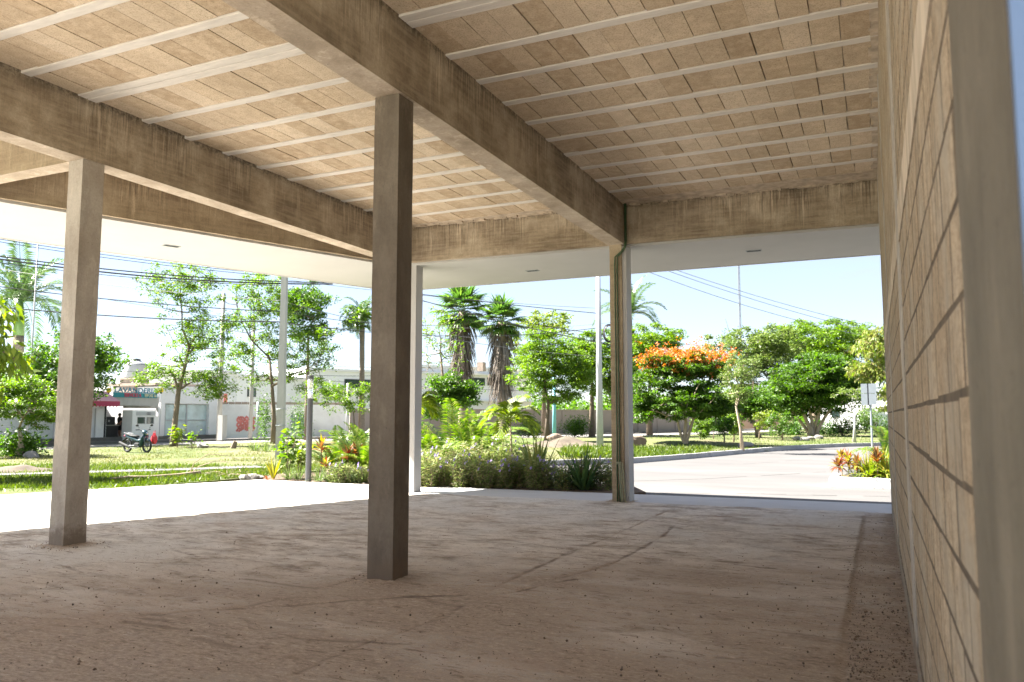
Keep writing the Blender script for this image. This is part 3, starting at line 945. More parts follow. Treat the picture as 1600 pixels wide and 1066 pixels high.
for (lx, ly, rz, lab) in ((-11.405, 10.196, math.atan2(0.935, 0.354), 'black recessed light in the left soffit by the left column'),
                     (-6.46, 15.15, 0, 'black recessed light in the front soffit, left of the far column'),
                     (-1.94, 15.0, 0, 'black recessed light in the front soffit, right of the far column')):
    r = thing('recessed_light', lab, 'ceiling light', (lx, ly, 4.543), rz, 'recessed lights in the white soffit')
    f = MB()
    f.box(-.14, .14, -.075, -.06, -.006, .001).box(-.14, .14, .06, .075, -.006, .001).box(-.14, -.125, -.06, .06, -.006, .001).box(.125, .14, -.06, .06, -.006, .001)
    f.build('frame', M['steel'], r, local=True)
    MB().box(-.125, -.002, -.06, .06, -.003, .0012).box(.002, .125, -.06, .06, -.003, .0012).build('lens', M['moto_black'], r, local=True)

# ------------------------------------------------------------------ columns
def column(x0, x1, y0, y1, mat, label, z1=BOT - 0.002):
    mb = rough_box(MB(), x0, x1, y0, y1, -0.05, z1, 0.1, 0.003)
    return tag(mb.build('column', mat, origin=((x0 + x1) / 2, (y0 + y1) / 2, 0)), label, 'column', 'concrete columns')
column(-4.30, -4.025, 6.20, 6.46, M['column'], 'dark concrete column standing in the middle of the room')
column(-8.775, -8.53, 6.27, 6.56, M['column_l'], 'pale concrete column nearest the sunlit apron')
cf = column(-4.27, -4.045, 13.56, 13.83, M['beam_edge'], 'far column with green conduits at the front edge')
MB().box(-4.043, -3.965, 13.58, 13.88, -0.03, 4.54).build('pale_edge', M['white'], cf)  # pale box along the right side of the column
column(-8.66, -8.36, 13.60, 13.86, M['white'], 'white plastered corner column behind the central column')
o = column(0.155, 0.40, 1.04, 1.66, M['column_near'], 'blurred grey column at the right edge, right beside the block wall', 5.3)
MB().box(0.157, 0.398, 1.02, 1.036, 0.0, 5.29).build('blue_face', M['bluegrey'], o)  # blue-grey slab over the whole near face
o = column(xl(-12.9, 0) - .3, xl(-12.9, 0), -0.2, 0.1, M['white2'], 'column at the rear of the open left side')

# conduits on the far column
cd = thing('conduit_bundle', 'green electrical conduits running down the far column', 'conduit', (-4.15, 13.5, 0))
for k, (dx, mm) in enumerate(((0.0, 'green_pipe'), (0.045, 'green_pipe'))):
    xx = -4.165 + dx
    mb = MB().tube([(-3.965 + dx * .5, 13.52, 5.30), (-3.965 + dx * .5, 13.52, 4.62), (-3.975 + dx * .5, 13.50, 4.50), (-4.03 + dx * .6, 13.50, 4.43), (xx + 0.01, 13.515, 4.34), (xx, 13.53, 4.22), (xx, 13.53, 2.6), (xx + 0.002, 13.53, 1.0), (xx, 13.53, -0.01)], 0.0135, 8)
    mb.build('pipe', M[mm], cd, smooth=True)
for k, dx in enumerate((0.075, 0.10, 0.135)):
    xx = -4.185 + dx
    mb = MB().tube([(xx - .055, 13.47, 0.66), (xx - .03, 13.465, 0.70), (xx, 13.46, 0.68), (xx + .012, 13.46, 0.60), (xx + .015 + dx * .1, 13.465, 0.3), (xx + .02 + dx * .2, 13.47, -0.01)], 0.012, 8)
    mb.build('pipe', M['pale_pipe'], cd, smooth=True)

# ------------------------------------------------------------------ block wall on the right
wl = thing('block_wall', 'tan concrete block wall running along the right side', 'wall', (WX, 7.5, 0))
mb = MB().box(WX + 0.0008, WX + 0.19, 1.66, 13.72, -0.05, 5.44)
mb.build('mortar_core', M['mortar'], wl)
mb = MB()
for (a, b_) in ((5.25, 5.64), (9.45, 9.72), (13.45, 13.79)):
    rough_box(mb, WX - 0.008, WX + 0.192, a, b_, -0.04, 5.30, 0.1, 0.003)
mb.build('tie_column', M['column_l'], wl)
mb = MB()
yy = 1.68
for (a, b_) in ((1.68, 5.24), (5.65, 9.44), (9.73, 13.44)):
    rough_box(mb, WX - 0.010, WX + 0.191, a, b_, -0.04, 0.15, 0.09, 0.006)
mb.build('base_course', M['column_l'], wl)
mb = MB()
for (a, b_) in ((1.68, 5.24), (5.65, 9.44), (9.73, 13.44)):
    rough_box(mb, WX - 0.006, WX + 0.191, a, b_, 2.545, 2.75, 0.09, 0.002)
mb.build('bond_beam', M['mortar_l'], wl)
proto = None
nblk = 0
rest = MB()
spots = []
for k in range(26):
    z0 = 0.155 + 0.2 * k
    if z0 > 5.2 or 2.5 < z0 < 2.7:
        continue
    for (ya, yb) in ((1.67, 5.245), (5.645, 9.445), (9.725, 13.445)):
        y = ya - (0.2 if k % 2 else 0.0) - random.uniform(0, 0.06)
        while y < yb:
            a, b_ = max(y, ya), min(y + 0.395, yb)
            if b_ - a > 0.06:
                spots.append((a, b_, z0, min(z0 + 0.183, 5.30)))
            y += 0.405
spots.sort(key=lambda s_: (s_[0] ** 2 + (s_[2] - 1.5) ** 2 * 0.5))
for i, (a, b_, z0, z1) in enumerate(spots):
    pr_ = random.uniform(0.0, 0.0008)
    if i < 296:
        if proto is None:
            proto = MB().box(-0.011, 0.03, -0.5, 0.5, -0.5, 0.5).build('block', M['wall_block'], wl, local=True)
            o = proto
        else:
            o = proto.copy()
            COL.objects.link(o)
            o.parent = wl
        o.scale = (1, b_ - a - random.choice([0.014, 0.022, 0.034]), z1 - z0 - random.uniform(0, .006))
        o.location = (0.011 - pr_, (a + b_) / 2 - 7.5, (z0 + z1) / 2 + random.uniform(-.003, .003))
        o.rotation_euler = (random.uniform(-.008, .008), random.uniform(-.002, .002), random.uniform(-.0008, .0008))
    else:
        rest.box(WX - pr_, WX + 0.03, a + 0.010, b_ - 0.010, z0, z1)
rest.build('far_blocks', M['wall_block'], wl)['kind'] = 'stuff'
# rear and neighbouring walls
tag(MB().box(WX + 0.24, 6, 3.2, 3.35, -0.05, 5.3).build('partition_wall', M['bluegrey'], origin=(3, 3.2, 0)), 'blue grey partition glimpsed past the right-edge column', 'wall')

# ------------------------------------------------------------------ ground outside
def P2(px, py, z=-0.15):
    return tuple(gnd(px, py, z)[:2])
struct(MB().box(-900, 900, -600, 1500, -0.9, -0.24).build('ground', M['lawn']))
kerb = [P2(1500, 690), P2(1370, 695), P2(1338, 697.6), P2(1251, 700.5), P2(1157, 708), P2(1090, 715), P2(984, 722), P2(854, 725), P2(780, 730)]
kerb = [(6.0, 52.0), (0.2, 50.0), (-1.6, 47.8), (-3.7, 43.6), (-5.45, 37.3), (-6.75, 32.2), (-8.1, 27.9), (-10.3, 25.4), (-12.6, 22.6), (-14.2, 19.2)]
mb = MB().prism([(-14.6, 15.0), (-14.6, 19.0)] + kerb[::-1] + [(30, 56), (60, 40), (60, 10), (7, 15)], -0.34, -0.20)
struct(mb.build('road', M['asphalt']), 'pale worn asphalt forecourt and road')
mb = MB()
for (pts_) in ([(985, 752), (1100, 748), (1230, 741), (1290, 737)], [(1060, 728), (1180, 724), (1290, 716)], [(990, 770), (1150, 771), (1390, 776)], [(1130, 708), (1220, 706), (1330, 702)]):
    q_ = [gnd(a, b_, -.196) for a, b_ in pts_]
    for a, b_ in zip(q_[:-1], q_[1:]):
        k = max(2, int(np.linalg.norm(b_ - a) / .5))
        for i in range(k):
            if random.random() < .8:
                p, q = a + (b_ - a) * i / k, a + (b_ - a) * (i + 1) / k
                j_ = np.array([0, random.uniform(-.05, .05), 0])
                w2 = np.array([0, random.uniform(.012, .04), 0])
                mb.add([p - w2 + j_, q - w2 + j_, q + w2 + j_, p + w2 + j_], [(0, 1, 2, 3)])
struct(mb.build('road_crack', M['street_dark']), 'thin cracks in the road surface')
near = [(-38.5, 2), (-37, 15), (-35.4, 25), (-35.1, 30), (-33.8, 36.5), (-30, 43), (-21, 54), (-13.5, 69), (-9, 88), (-4, 125)]
far = [(-45.5, 2), (-44, 15), (-42, 29), (-40.6, 36), (-37.6, 44.5), (-25.8, 63), (-19.5, 74), (-11.5, 97), (-8, 128)]
mb = MB()
mb.prism(near + far[::-1], -0.3, -0.16)
struct(mb.build('street', M['street']), 'sunlit street in front of the shops')
lawn = [(-14.7, 14.9), (-14.7, 19.2), (-13.0, 22.8)] + [(x - 0.2, y + 0.02) for x, y in kerb[::-1][2:]] + [(8, 62), (2, 125)] + near[::-1] + [(-25, -8), (xl(-17.92, -8), -8), (xl(-17.92, 10), 10)]
mb = MB().prism(lawn, -0.4, -0.07)
struct(mb.build('lawn', M['lawn']), 'patchy grass verge between forecourt and street')
mb = MB()
for (a, b_) in zip(kerb[:-1], kerb[1:]):
    L_ = math.hypot(b_[0] - a[0], b_[1] - a[1])
    k = max(1, int(L_ / 1.0))
    for i in range(k):
        p = [a[j] + (b_[j] - a[j]) * i / k for j in (0, 1)]
        q = [a[j] + (b_[j] - a[j]) * (i + 0.992) / k for j in (0, 1)]
        mb.obox(p, q, 0.16, -0.3, -0.01 + random.uniform(-.006, .006), off=-0.06)
struct(mb.build('kerb', M['kerb']), 'pale concrete kerb curving round the verge')
mb = MB()
for (a, b_) in zip(far[:-1], far[1:]):
    mb.obox(a, b_, 1.5, -0.3, -0.02, off=0.75)
struct(mb.build('pavement', M['path']), 'narrow concrete pavement in front of shops and walls')
pa = [(-27, 4.8), (-22.6, 10.8), (-21.2, 13.3), (-18.6, 16.4), (-16.9, 18.9)]
mb = MB()
for a, b_ in zip(pa[:-1], pa[1:]):
    mb.obox(a, b_, 1.15, -0.2, -0.045, off=0.5)
struct(mb.build('path', M['path']), 'narrow concrete path crossing the verge')
bed = [(-13.4, 14.86), (xl(-13.0, 14.9), 14.92), (-9.2, 14.94), (-4.8, 15.14), (-4.3, 15.9), (-4.9, 17.1), (-9.0, 17.5), (-13.3, 18.2), (-14.6, 16.6)]
mb = MB().prism(bed, -0.3, -0.035)
struct(mb.build('planting_bed', M['soil']), 'mulched planting bed along the front walk')

# grass blades
def inpoly(x, y, poly):
    r = np.zeros(len(x), bool)
    j = len(poly) - 1
    for i in range(len(poly)):
        xi, yi = poly[i]
        xj, yj = poly[j]
        c_ = ((yi > y) != (yj > y)) & (x < (xj - xi) * (y - yi) / (yj - yi + 1e-12) + xi)
        r ^= c_
        j = i
    return r
def blades(n, pxr, pyr, hgt, mat, thr, name, label, seed):
    px = rng.uniform(*pxr, n)
    py = rng.uniform(*pyr, n)
    pts = np.array([gnd(a, b_, -0.07) for a, b_ in zip(px, py)])
    pts[:, :2] += rng.normal(size=(n, 2)) * 0.15
    ok = inpoly(pts[:, 0], pts[:, 1], lawn)
    dens = fbm(pts[:, 0] * 0.45, pts[:, 1] * 0.45, seed, 3)
    ok &= dens > thr + rng.normal(size=n) * 0.05
    pd = segdist(pts[:, 0], pts[:, 1], pa)
    ok &= pd > 0.55
    pts = pts[ok]
    m_ = MB()
    k = len(pts)
    dr = rng.normal(size=(k, 3)) * 0.45
    dr[:, 2] = 1
    dr /= np.linalg.norm(dr, axis=1)[:, None]
    hh = (hgt * (0.5 + rng.random(k)))[:, None]
    sd_ = np.cross(dr, rng.normal(size=(k, 3)))
    sd_ /= np.linalg.norm(sd_, axis=1)[:, None]
    wd = hh * 0.07 + 0.003
    tip = pts + dr * hh + rng.normal(size=(k, 3)) * hh * 0.2
    m_.quads(np.stack([pts - sd_ * wd, pts + sd_ * wd, pts + sd_ * wd * .8 + dr * hh * .5, tip], 1))
    return tag(m_.build(name, mat), label, None, kind='stuff')
blades(42000, (-60, 580), (727, 768), 0.085, M['blade'], 0.30, 'grass', 'lush green grass beside the apron', 5)
blades(52000, (-60, 980), (693, 745), 0.06, M['blade_dry'], 0.43, 'grass', 'dry yellowish grass on the verge', 9)
blades(20000, (985, 1400), (676, 720), 0.085, M['blade'], 0.36, 'grass', 'green grass along the curving kerb', 12)
blades(5000, (985, 1110), (700, 716), 0.15, M['blade'], 0.35, 'grass', 'tall fresh grass behind the kerb', 13)
blades(2500, (885, 955), (703, 716), 0.24, M['blade'], 0.2, 'grass', 'tall fresh grass round the concrete pole foot', 14)

# ------------------------------------------------------------------ vegetation builders
def rand_in(c, r, n, bias=0.45):
    d = rng.normal(size=(n, 3))
    d /= np.linalg.norm(d, axis=1)[:, None]
    rr = rng.random(n) ** bias
    return np.array(c) + d * rr[:, None] * np.array(r)

def tree(name, label, base, trunk, blobs, nclump, leaves, lsize, crad, lm, bark='bark', tr=0.12, flat=0.6, group='trees', up=0.6,
         flowers=None, aspect=0.5, bare=0, stems=()):
    """base point, trunk list of world points, blobs = [(centre, radii, weight)]"""
    root = thing(name, label, 'tree', tuple(base), 0, group)
    root.name = name
    OFF[root.name] = np.array(base, float)
    tips = []
    wsum = sum(b_[2] for b_ in blobs)
    for c, r, wt in blobs:
        tips.append(rand_in(c, r, max(3, int(nclump * wt / wsum))))
    tips = np.concatenate(tips)
    tk = MB()
    pts = [np.array(p, float) for p in trunk]
    rad = [tr * (1 - 0.62 * i / (len(pts) - 1)) for i in range(len(pts))]
    rad[0] *= 1.35
    tk.tube(pts, rad, 8)
    nodes = [(p, r_) for p, r_ in list(zip(pts, rad))[max(1, len(pts) // 2):]]
    top = pts[-1]
    order = np.argsort(np.linalg.norm(tips - top, axis=1))
    NP = [x[0] for x in nodes]
    NR = [x[1] for x in nodes]
    for st_px in stems:
        tk.tube(st_px, [tr * 0.75 * (1 - .6 * q_ / (len(st_px) - 1)) for q_ in range(len(st_px))], 7)
        NP += [np.array(q_, float) for q_ in st_px[1:]]
        NR += [tr * .35] * (len(st_px) - 1)
    for c_, r_, wt in blobs:
        for q_ in range(3 if wt > 1.4 else 2):
            tgt = np.array(c_) + rng.normal(size=3) * np.array(r_) * 0.38 + np.array([0, 0, r_[2] * .3])
            A = np.array(NP)
            dd = np.linalg.norm(A - tgt, axis=1) + 0.8 * np.maximum(0, A[:, 2] - tgt[2] + .3)
            j = int(np.argmin(dd[:max(4, len(NP))]))
            p0, r0 = NP[j], NR[j]
            ln = np.linalg.norm(tgt - p0)
            if ln < 0.4:
                continue
            sag_ = rng.normal(size=3) * ln * .07
            pl_ = [p0 + (tgt - p0) * t_ + sag_ * sin(pi * t_) + rng.normal(size=3) * ln * .018 for t_ in (0, .25, .5, .75, 1)]
            rl_ = [min(r0, tr * .5) * k_ for k_ in (1, .8, .62, .45, .3)]
            tk.tube(pl_, rl_, 6, cap=False)
            NP += pl_[1:]
            NR += rl_[1:]
    for i in order:
        t = tips[i]
        A = np.array(NP)
        dd = np.linalg.norm(A - t, axis=1) + 0.35 * np.maximum(0, A[:, 2] - t[2] + 0.1)
        j = int(np.argmin(dd))
        p0, r0 = NP[j], NR[j]
        seg = t - p0
        ln = np.linalg.norm(seg)
        mid = p0 + seg * 0.5 + rng.normal(size=3) * ln * 0.10 + np.array([0, 0, -0.08 * ln])
        r1 = max(0.016, r0 * 0.72)
        r2 = max(0.011, r0 * 0.5)
        tk.tube([p0, mid, t], [min(r0, r1 * 1.2), r1, r2], 4, cap=False)
        NP += [mid, t]
        NR += [r1, r2]
    tk.build('trunk', M[bark], root, smooth=True)
    cr_ = MB()
    n = leaves
    kk = len(tips)
    if bare:
        tips = tips[: int(kk * (1 - bare))]
        kk = len(tips)
    sel = np.repeat(np.arange(kk), n)
    sc = (0.55 + 0.9 * rng.random(kk))[sel][:, None]
    d = rng.normal(size=(kk * n, 3))
    d /= np.linalg.norm(d, axis=1)[:, None]
    P = tips[sel] + d * (rng.random((kk * n, 1)) ** 0.5) * crad * sc * np.array([1, 1, flat])
    if up < 0:
        dirs = d * 0.5 + np.array([0, 0, -1.0])
        cr_.kites(P, lsize, 0.1, aspect=aspect, dirs=dirs)
    else:
        cr_.kites(P, lsize, up, aspect=aspect)
    cr_.build('crown', lm, root)
    if flowers:
        zt, num, fs, fm = flowers
        cand = tips[tips[:, 2] > zt]
        fb = MB()
        s2 = rng.integers(0, len(cand), num)
        ctr = cand[s2] + rng.normal(size=(num, 3)) * crad * 0.7 + np.array([0, 0, crad * flat * 0.9])
        s3 = np.repeat(np.arange(num), 7)
        fb.kites(ctr[s3] + rng.normal(size=(num * 7, 3)) * 0.07, fs, 0.6, aspect=0.9)
        fb.build('blossom', fm, root)
    return root

def T(name, label, px, pyb, d, trunk_px, blobs_px, nclump, leaves, lsize, crad, lm, **kw):
    """trunk_px: [(px,py)...]; blobs_px: [(px,py,rx_px,ry_px,weight)] at distance d"""
    b0 = at(px, pyb, d)
    b0[2] = min(b0[2], -0.07)
    tr_ = [b0] + [at(a, b_, d + random.uniform(-.3, .3)) for a, b_ in trunk_px]
    if 'stems' in kw:
        kw['stems'] = [[b0 + np.array([0, 0, .05])] + [at(a, b_, d + .2) for a, b_ in st] for st in kw['stems']]
    bl = []
    for b_ in blobs_px:
        c = at(b_[0], b_[1], d)
        dep = (b_[2] + b_[3]) * 0.5 / ppm(d)
        bl.append((c, (b_[2] / ppm(d), max(dep, b_[2] * 0.85 / ppm(d)), b_[3] / ppm(d)), b_[4]))
    return tree(name, label, b0, tr_, bl, nclump, leaves, lsize, crad, lm, **kw)

def frond(mb, p, d, length, droop, leaf_len, leaf_w, n=24, stem=0.012, v=0.5, mi=0, smi=1):
    # a feather frond: arching rachis with paired leaflets
    p = np.array(p, float)
    d = np.array(d, float)
    d /= np.linalg.norm(d)
    pts, dirs = [p.copy()], [d.copy()]
    st = length / n
    for i in range(n):
        t = i / n
        d = d + np.array([0, 0, -droop / n * (0.4 + 1.4 * t)])
        d /= np.linalg.norm(d)
        p = p + d * st
        pts.append(p.copy())
        dirs.append(d.copy())
    mb.tube(pts[::3] + [pts[-1]], [stem * (1 - 0.8 * i / (len(pts[::3]))) for i in range(len(pts[::3]) + 1)], 4, smi, cap=False)
    q = []
    for i in range(2, n + 1):
        t = i / n
        dd, pp = dirs[i], pts[i]
        side = np.cross(dd, [0, 0, 1])
        side /= (np.linalg.norm(side) + 1e-6)
        up = np.cross(side, dd)
        ll = leaf_len * (sin(pi * min(1, 0.12 + t * 0.86)) ** 0.6) * random.uniform(0.85, 1.1)
        for sg in (-1, 1):
            ld = side * sg + dd * 0.75 + up * v * random.uniform(0.4, 1.1)
            ld /= np.linalg.norm(ld)
            a = pp
            m_ = pp + ld * ll * 0.5
            e = pp + ld * ll + np.array([0, 0, -ll * 0.28])
            wv = dd * leaf_w * 0.5
            q.append([a - wv * 0.5, m_ - wv, e, m_ + wv])
    mb.quads(np.array(q), mi)

def feather_palm(name, label, base, top, trunk_r, nf, fl, leaf_len, leaf_w, lm, shaft=0.0, droop=1.5, group='palms', n=26, el=(0.1, 1.35)):
    root = thing(name, label, 'palm tree', tuple(base), 0, group)
    base, top = np.array(base, float), np.array(top, float)
    t = MB()
    k = 10
    pts = [base + (top - base) * i / k + np.array([0, 0, 0]) for i in range(k + 1)]
    t.tube(pts, [trunk_r * (1.25 - 0.35 * min(1, i / 4) + (0.04 if i % 2 else 0)) for i in range(k + 1)], 10)
    t.build('trunk', M['palm_bark'], root, smooth=True)
    if shaft:
        s_ = MB().tube([top - [0, 0, 0.02], top + [0, 0, shaft * 0.5], top + [0, 0, shaft]], [trunk_r * 0.95, trunk_r * 0.85, trunk_r * 0.4], 10)
        s_.build('crownshaft', M['shaft'], root, smooth=True)
    ct = top + np.array([0, 0, shaft * 0.95])
    for i in range(nf):
        f = MB()
        az = i * 2.39996 + random.uniform(-.2, .2)
        e = el[0] + (el[1] - el[0]) * ((i + 0.5) / nf)
        frond(f, ct, (cos(az) * cos(e), sin(az) * cos(e), sin(e)), fl * random.uniform(0.85, 1.1), droop * (1.15 - 0.5 * i / nf), leaf_len, leaf_w, n, stem=trunk_r * 0.12)
        f.build('frond', [lm, M['shaft']], root)
    return root

def fan_palm(name, label, base, top, trunk_r, crown_r, skirt_len, skirt_r, group='palms'):
    root = thing(name, label, 'palm tree', tuple(base), 0, group)
    base, top = np.array(base, float), np.array(top, float)
    k = 12
    MB().tube([base + (top - base) * i / k for i in range(k + 1)], [trunk_r * (1.2 - 0.3 * i / k + (0.05 if i % 2 else 0)) for i in range(k + 1)], 10).build('trunk', M['palm_bark'], root, smooth=True)
    for i in range(34):
        f = MB()
        az = i * 2.39996 + random.uniform(-.2, .2)
        e = -0.75 + 2.15 * (i + 0.5) / 34
        d = np.array([cos(az) * cos(e), sin(az) * cos(e), sin(e)])
        pl = crown_r * random.uniform(0.42, 0.58)
        hub = top + d * pl
        f.tube([top, top + d * pl * 0.5 + [0, 0, 0.03], hub], [0.03, 0.02, 0.015], 4, 1, cap=False)
        side = np.cross(d, [0, 0, 1])
        side /= np.linalg.norm(side) + 1e-6
        up = np.cross(side, d)
        for j in range(15):
            th = (j - 7) / 7 * 1.75
            ld = d * cos(th) + side * sin(th) + up * 0.12
            f.strap(hub, ld, crown_r * 0.55 * (0.8 + 0.2 * cos(th)) * random.uniform(.85, 1.1), crown_r * 0.10, 0.9, 3, 0.2)
        f.build('frond', [L['fan'], M['shaft']], root)
    sk = MB()
    for i in range(420):
        z = random.random()
        az = random.uniform(0, 2 * pi)
        rr = skirt_r * (0.95 - 0.55 * z) * random.uniform(0.65, 1.05)
        p = top + np.array([cos(az) * rr * 0.45, sin(az) * rr * 0.45, -0.05 - z * skirt_len * 0.85])
        d = np.array([cos(az) * 0.55, sin(az) * 0.55, -0.85])
        sk.strap(p, d, random.uniform(0.5, 1.15) * (0.5 + skirt_r), random.uniform(0.06, 0.16), random.uniform(1.2, 2.2), 3, 0.3)
    sk.build('dead_skirt', L['dead'], root)
    return root

# ------------------------------------------------------------------ poles, cables
def pole(label, px, d, z1, r0, r1, mat='pole', zb=-0.1, name='utility_pole', group='poles'):
    b0 = at(px, 650, d)
    b0[2] = zb
    return tag(MB().tube([b0, [b0[0], b0[1], zb + (z1 - zb) * .5], [b0[0], b0[1], z1]], [r0, (r0 + r1) / 2, r1], 10).build(name, M[mat], origin=tuple(b0), smooth=True), label, 'pole', group)
def zat(py, d):
    return at(800, py, d)[2]
dP = float(np.linalg.norm(gnd(437, 717, -0.07)[:2]))
p1 = at(439, 650, dP); p1[2] = -0.1
up_ = thing('utility_pole', 'tall square concrete pole rising behind the bollard lamp', 'pole', tuple(p1), 0, 'poles')
mb = MB()
zt = 9.2
ca, sa = cos(0.35), sin(0.35)
def sq(h, r):
    return [(p1[0] + (x * ca - y * sa) * r, p1[1] + (x * sa + y * ca) * r, h) for x, y in ((-1, -1), (1, -1), (1, 1), (-1, 1))]
rings = [sq(-0.1, 0.135), sq(4.5, 0.11), sq(zt, 0.08)]
mb.add(sum(rings, []), [(0, 1, 5, 4), (1, 2, 6, 5), (2, 3, 7, 6), (3, 0, 4, 7), (4, 5, 9, 8), (5, 6, 10, 9), (6, 7, 11, 10), (7, 4, 8, 11), (8, 9, 10, 11)])
mb.build('shaft', M['pole'], up_)
for h in (1.15, 1.75):
    MB().tube([(p1[0] + .18 * cos(t_), p1[1] + .18 * sin(t_), h) for t_ in np.linspace(0, 2 * pi, 13)], 0.012, 5).build('strap_band', M['steel'], up_)
pole('old concrete pole with a meter box by the glazed shop', 343, 55, zat(470, 55), 0.17, 0.12)
bx = at(347, 665, 54.6)
tag(MB().box(bx[0] - .18, bx[0] + .22, bx[1] - .2, bx[1] + .2, -0.05, 1.55).build('meter_box', M['pole'], origin=(bx[0], bx[1], 0)), 'pale meter box at the foot of the pole beside the glazed shop', 'meter box')
pole('thin pole in front of the coral graffiti', 392, 57, zat(500, 57), 0.14, 0.11)
pole('shorter grey post just right of the coral graffiti', 403, 58, zat(628, 58), 0.10, 0.09, 'steel')
pole('pale post where white wall meets taupe wall', 543, 60, zat(600, 60), 0.14, 0.1, 'pole_white')
pole('tall pale pole carrying a coil of cable, left of the far column', 937, 38, zat(425, 38), 0.17, 0.10, 'pole_white', -0.07)
pole('light blue pole standing before the taupe wall', 866, 54, zat(590, 54), 0.14, 0.11, 'pole_blue')
pole('slim white post behind the concrete pole, at the taupe wall', 984, 66, zat(610, 66), 0.09, 0.08, 'pole_white')
pole('white post before the pink house', 1203, 84, zat(640, 84), 0.14, 0.12, 'pole_white')
pole('faint post beside the white post near the pink house', 1224, 88, zat(640, 88), 0.10, 0.10, 'pole_white')
pole('thin white mast before the royal palm at far left', 44, 49, zat(415, 49), 0.05, 0.035, 'pole_white', name='mast')
aw = thing('radio_mast', 'very tall thin radio mast far behind the trees', 'mast', tuple(at(1160, 640, 230) * [1, 1, 0]))
b_ = at(1160, 640, 230)
mb = MB()
for k in range(3):
    x_, y_ = b_[0] + .22 * cos(k * 2.1), b_[1] + .22 * sin(k * 2.1)
    mb.tube([(x_, y_, 0), (x_, y_, 46)], 0.09, 4)
mb.build('mast_leg', M['cable_grey'], aw)
mb = MB()
for h in range(0, 46, 1):
    t0_ = (h % 3) * 2.1
    mb.tube([(b_[0] + .22 * cos(t0_), b_[1] + .22 * sin(t0_), h), (b_[0] + .22 * cos(t0_ + 2.1), b_[1] + .22 * sin(t0_ + 2.1), h + 1)], 0.025, 3)
mb.build('lattice', M['cable_grey'], aw)
cc = at(952, 521, 37.8)
mb = MB()
for k in range(5):
    mb.tube([cc + _rt * cos(t_) * (.30 + .02 * k) * 0.75 + np.array([0, 0, sin(t_) * (.36 + .02 * k)]) + _fw * (0.03 * k) for t_ in np.linspace(0, 2 * pi, 19)], 0.018, 5)
tag(mb.build('cable_coil', M['cable'], origin=tuple(cc)), 'black coil of spare cable hanging by the tall pale pole', 'cable coil')

def wire(p, q, sag, r=0.012, mat='cable', label='overhead wire'):
    p, q = np.array(p), np.array(q)
    pts = []
    for i in range(17):
        t = i / 16
        a = p + (q - p) * t
        a[2] -= sag * 4 * t * (1 - t)
        pts.append(a)
    return tag(MB().tube(pts, r, 5).build('overhead_cable', M[mat], origin=tuple(p)), label, 'cable', 'overhead cables along the street')
WR = [  # (px0,py0,d0, px1,py1,d1, sag, r, mat, label)
    (-60, 392, 34, 520, 442, 34, 0.25, 0.024, 'cable', 'upper strand of the thick black cable bundle at far left'),
    (-60, 396, 34, 520, 444, 34, 0.30, 0.030, 'cable', 'lower strand of the thick black cable bundle at far left'),
    (-60, 364, 30, 420, 428, 31, 0.1, 0.011, 'cable', 'top thin wire skimming the left soffit edge'),
    (-60, 368, 30, 420, 431, 31, 0.12, 0.011, 'cable', 'second thin wire just under the soffit edge'),
    (-60, 402, 34, 440, 446, 33, 0.2, 0.014, 'cable', 'wire just below the thick bundle at far left'),
    (-60, 410, 40, 437, 470, 33, 0.2, 0.011, 'cable_grey', 'faint wire through the top of the tall sparse tree'),
    (-60, 424, 45, 640, 520, 45, 0.5, 0.011, 'cable_grey', 'faint grey wire high behind the royal palm'),
    (-60, 440, 34, 437, 487, 33, 0.15, 0.018, 'cable', 'black wire crossing the middle of the tall sparse tree'),
    (-60, 474, 34, 437, 503, 33, 0.15, 0.022, 'cable', 'heavier black wire below the middle of the sparse tree'),
    (437, 470, 33, 1000, 560, 40, 0.5, 0.012, 'cable_grey', 'faint wire sloping from concrete pole to the right trees'),
    (437, 487, 33, 760, 500, 60, 0.5, 0.013, 'cable', 'wire passing behind the two shaggy fan palms'),
    (437, 503, 33, 937, 512, 38, 0.5, 0.014, 'cable', 'nearly level wire between concrete pole and pale pole'),
    (437, 430, 33, 937, 490, 38, 0.1, 0.017, 'cable', 'wire descending to the pale pole over the palms'),
    (437, 436, 33, 937, 482, 38, 0.15, 0.010, 'cable_grey', 'thin twin wire above the descending cable'),
    (560, 440, 40, 960, 540, 38, 0.2, 0.022, 'cable', 'thick black cable running down to the cable coil'),
    (560, 446, 40, 1180, 545, 50, 0.6, 0.015, 'cable', 'long cable continuing past the far column to the flowering tree'),
    (655, 508, 60, 1000, 498, 60, 0.5, 0.012, 'cable_grey', 'level grey wire between fan palm tops'),
    (655, 520, 60, 1000, 520, 60, 0.5, 0.010, 'cable_grey', 'lower level grey wire behind fan palms'),
    (980, 395, 60, 1460, 530, 80, 0.6, 0.022, 'cable_grey', 'upper of three pale wires in the open sky'),
    (980, 400, 60, 1460, 540, 80, 0.6, 0.022, 'cable_grey', 'middle of three pale wires in the open sky'),
    (980, 412, 60, 1460, 542, 80, 0.9, 0.022, 'cable_grey', 'lowest of three pale wires in the open sky'),
    (-60, 540, 50, 343, 575, 55, 0.2, 0.014, 'cable', 'wire above the laundry roof near the tank'),
    (-60, 556, 50, 343, 578, 55, 0.4, 0.012, 'cable', 'lower wire above the laundry roof'),
    (343, 575, 55, 640, 585, 62, 0.3, 0.014, 'cable', 'upper wire in front of the modern white house'),
    (343, 580, 55, 900, 612, 62, 0.3, 0.014, 'cable', 'wire sloping across the modern white house windows'),
    (343, 560, 55, 640, 574, 62, 0.2, 0.012, 'cable', 'thin wire along the modern white house roof'),
]
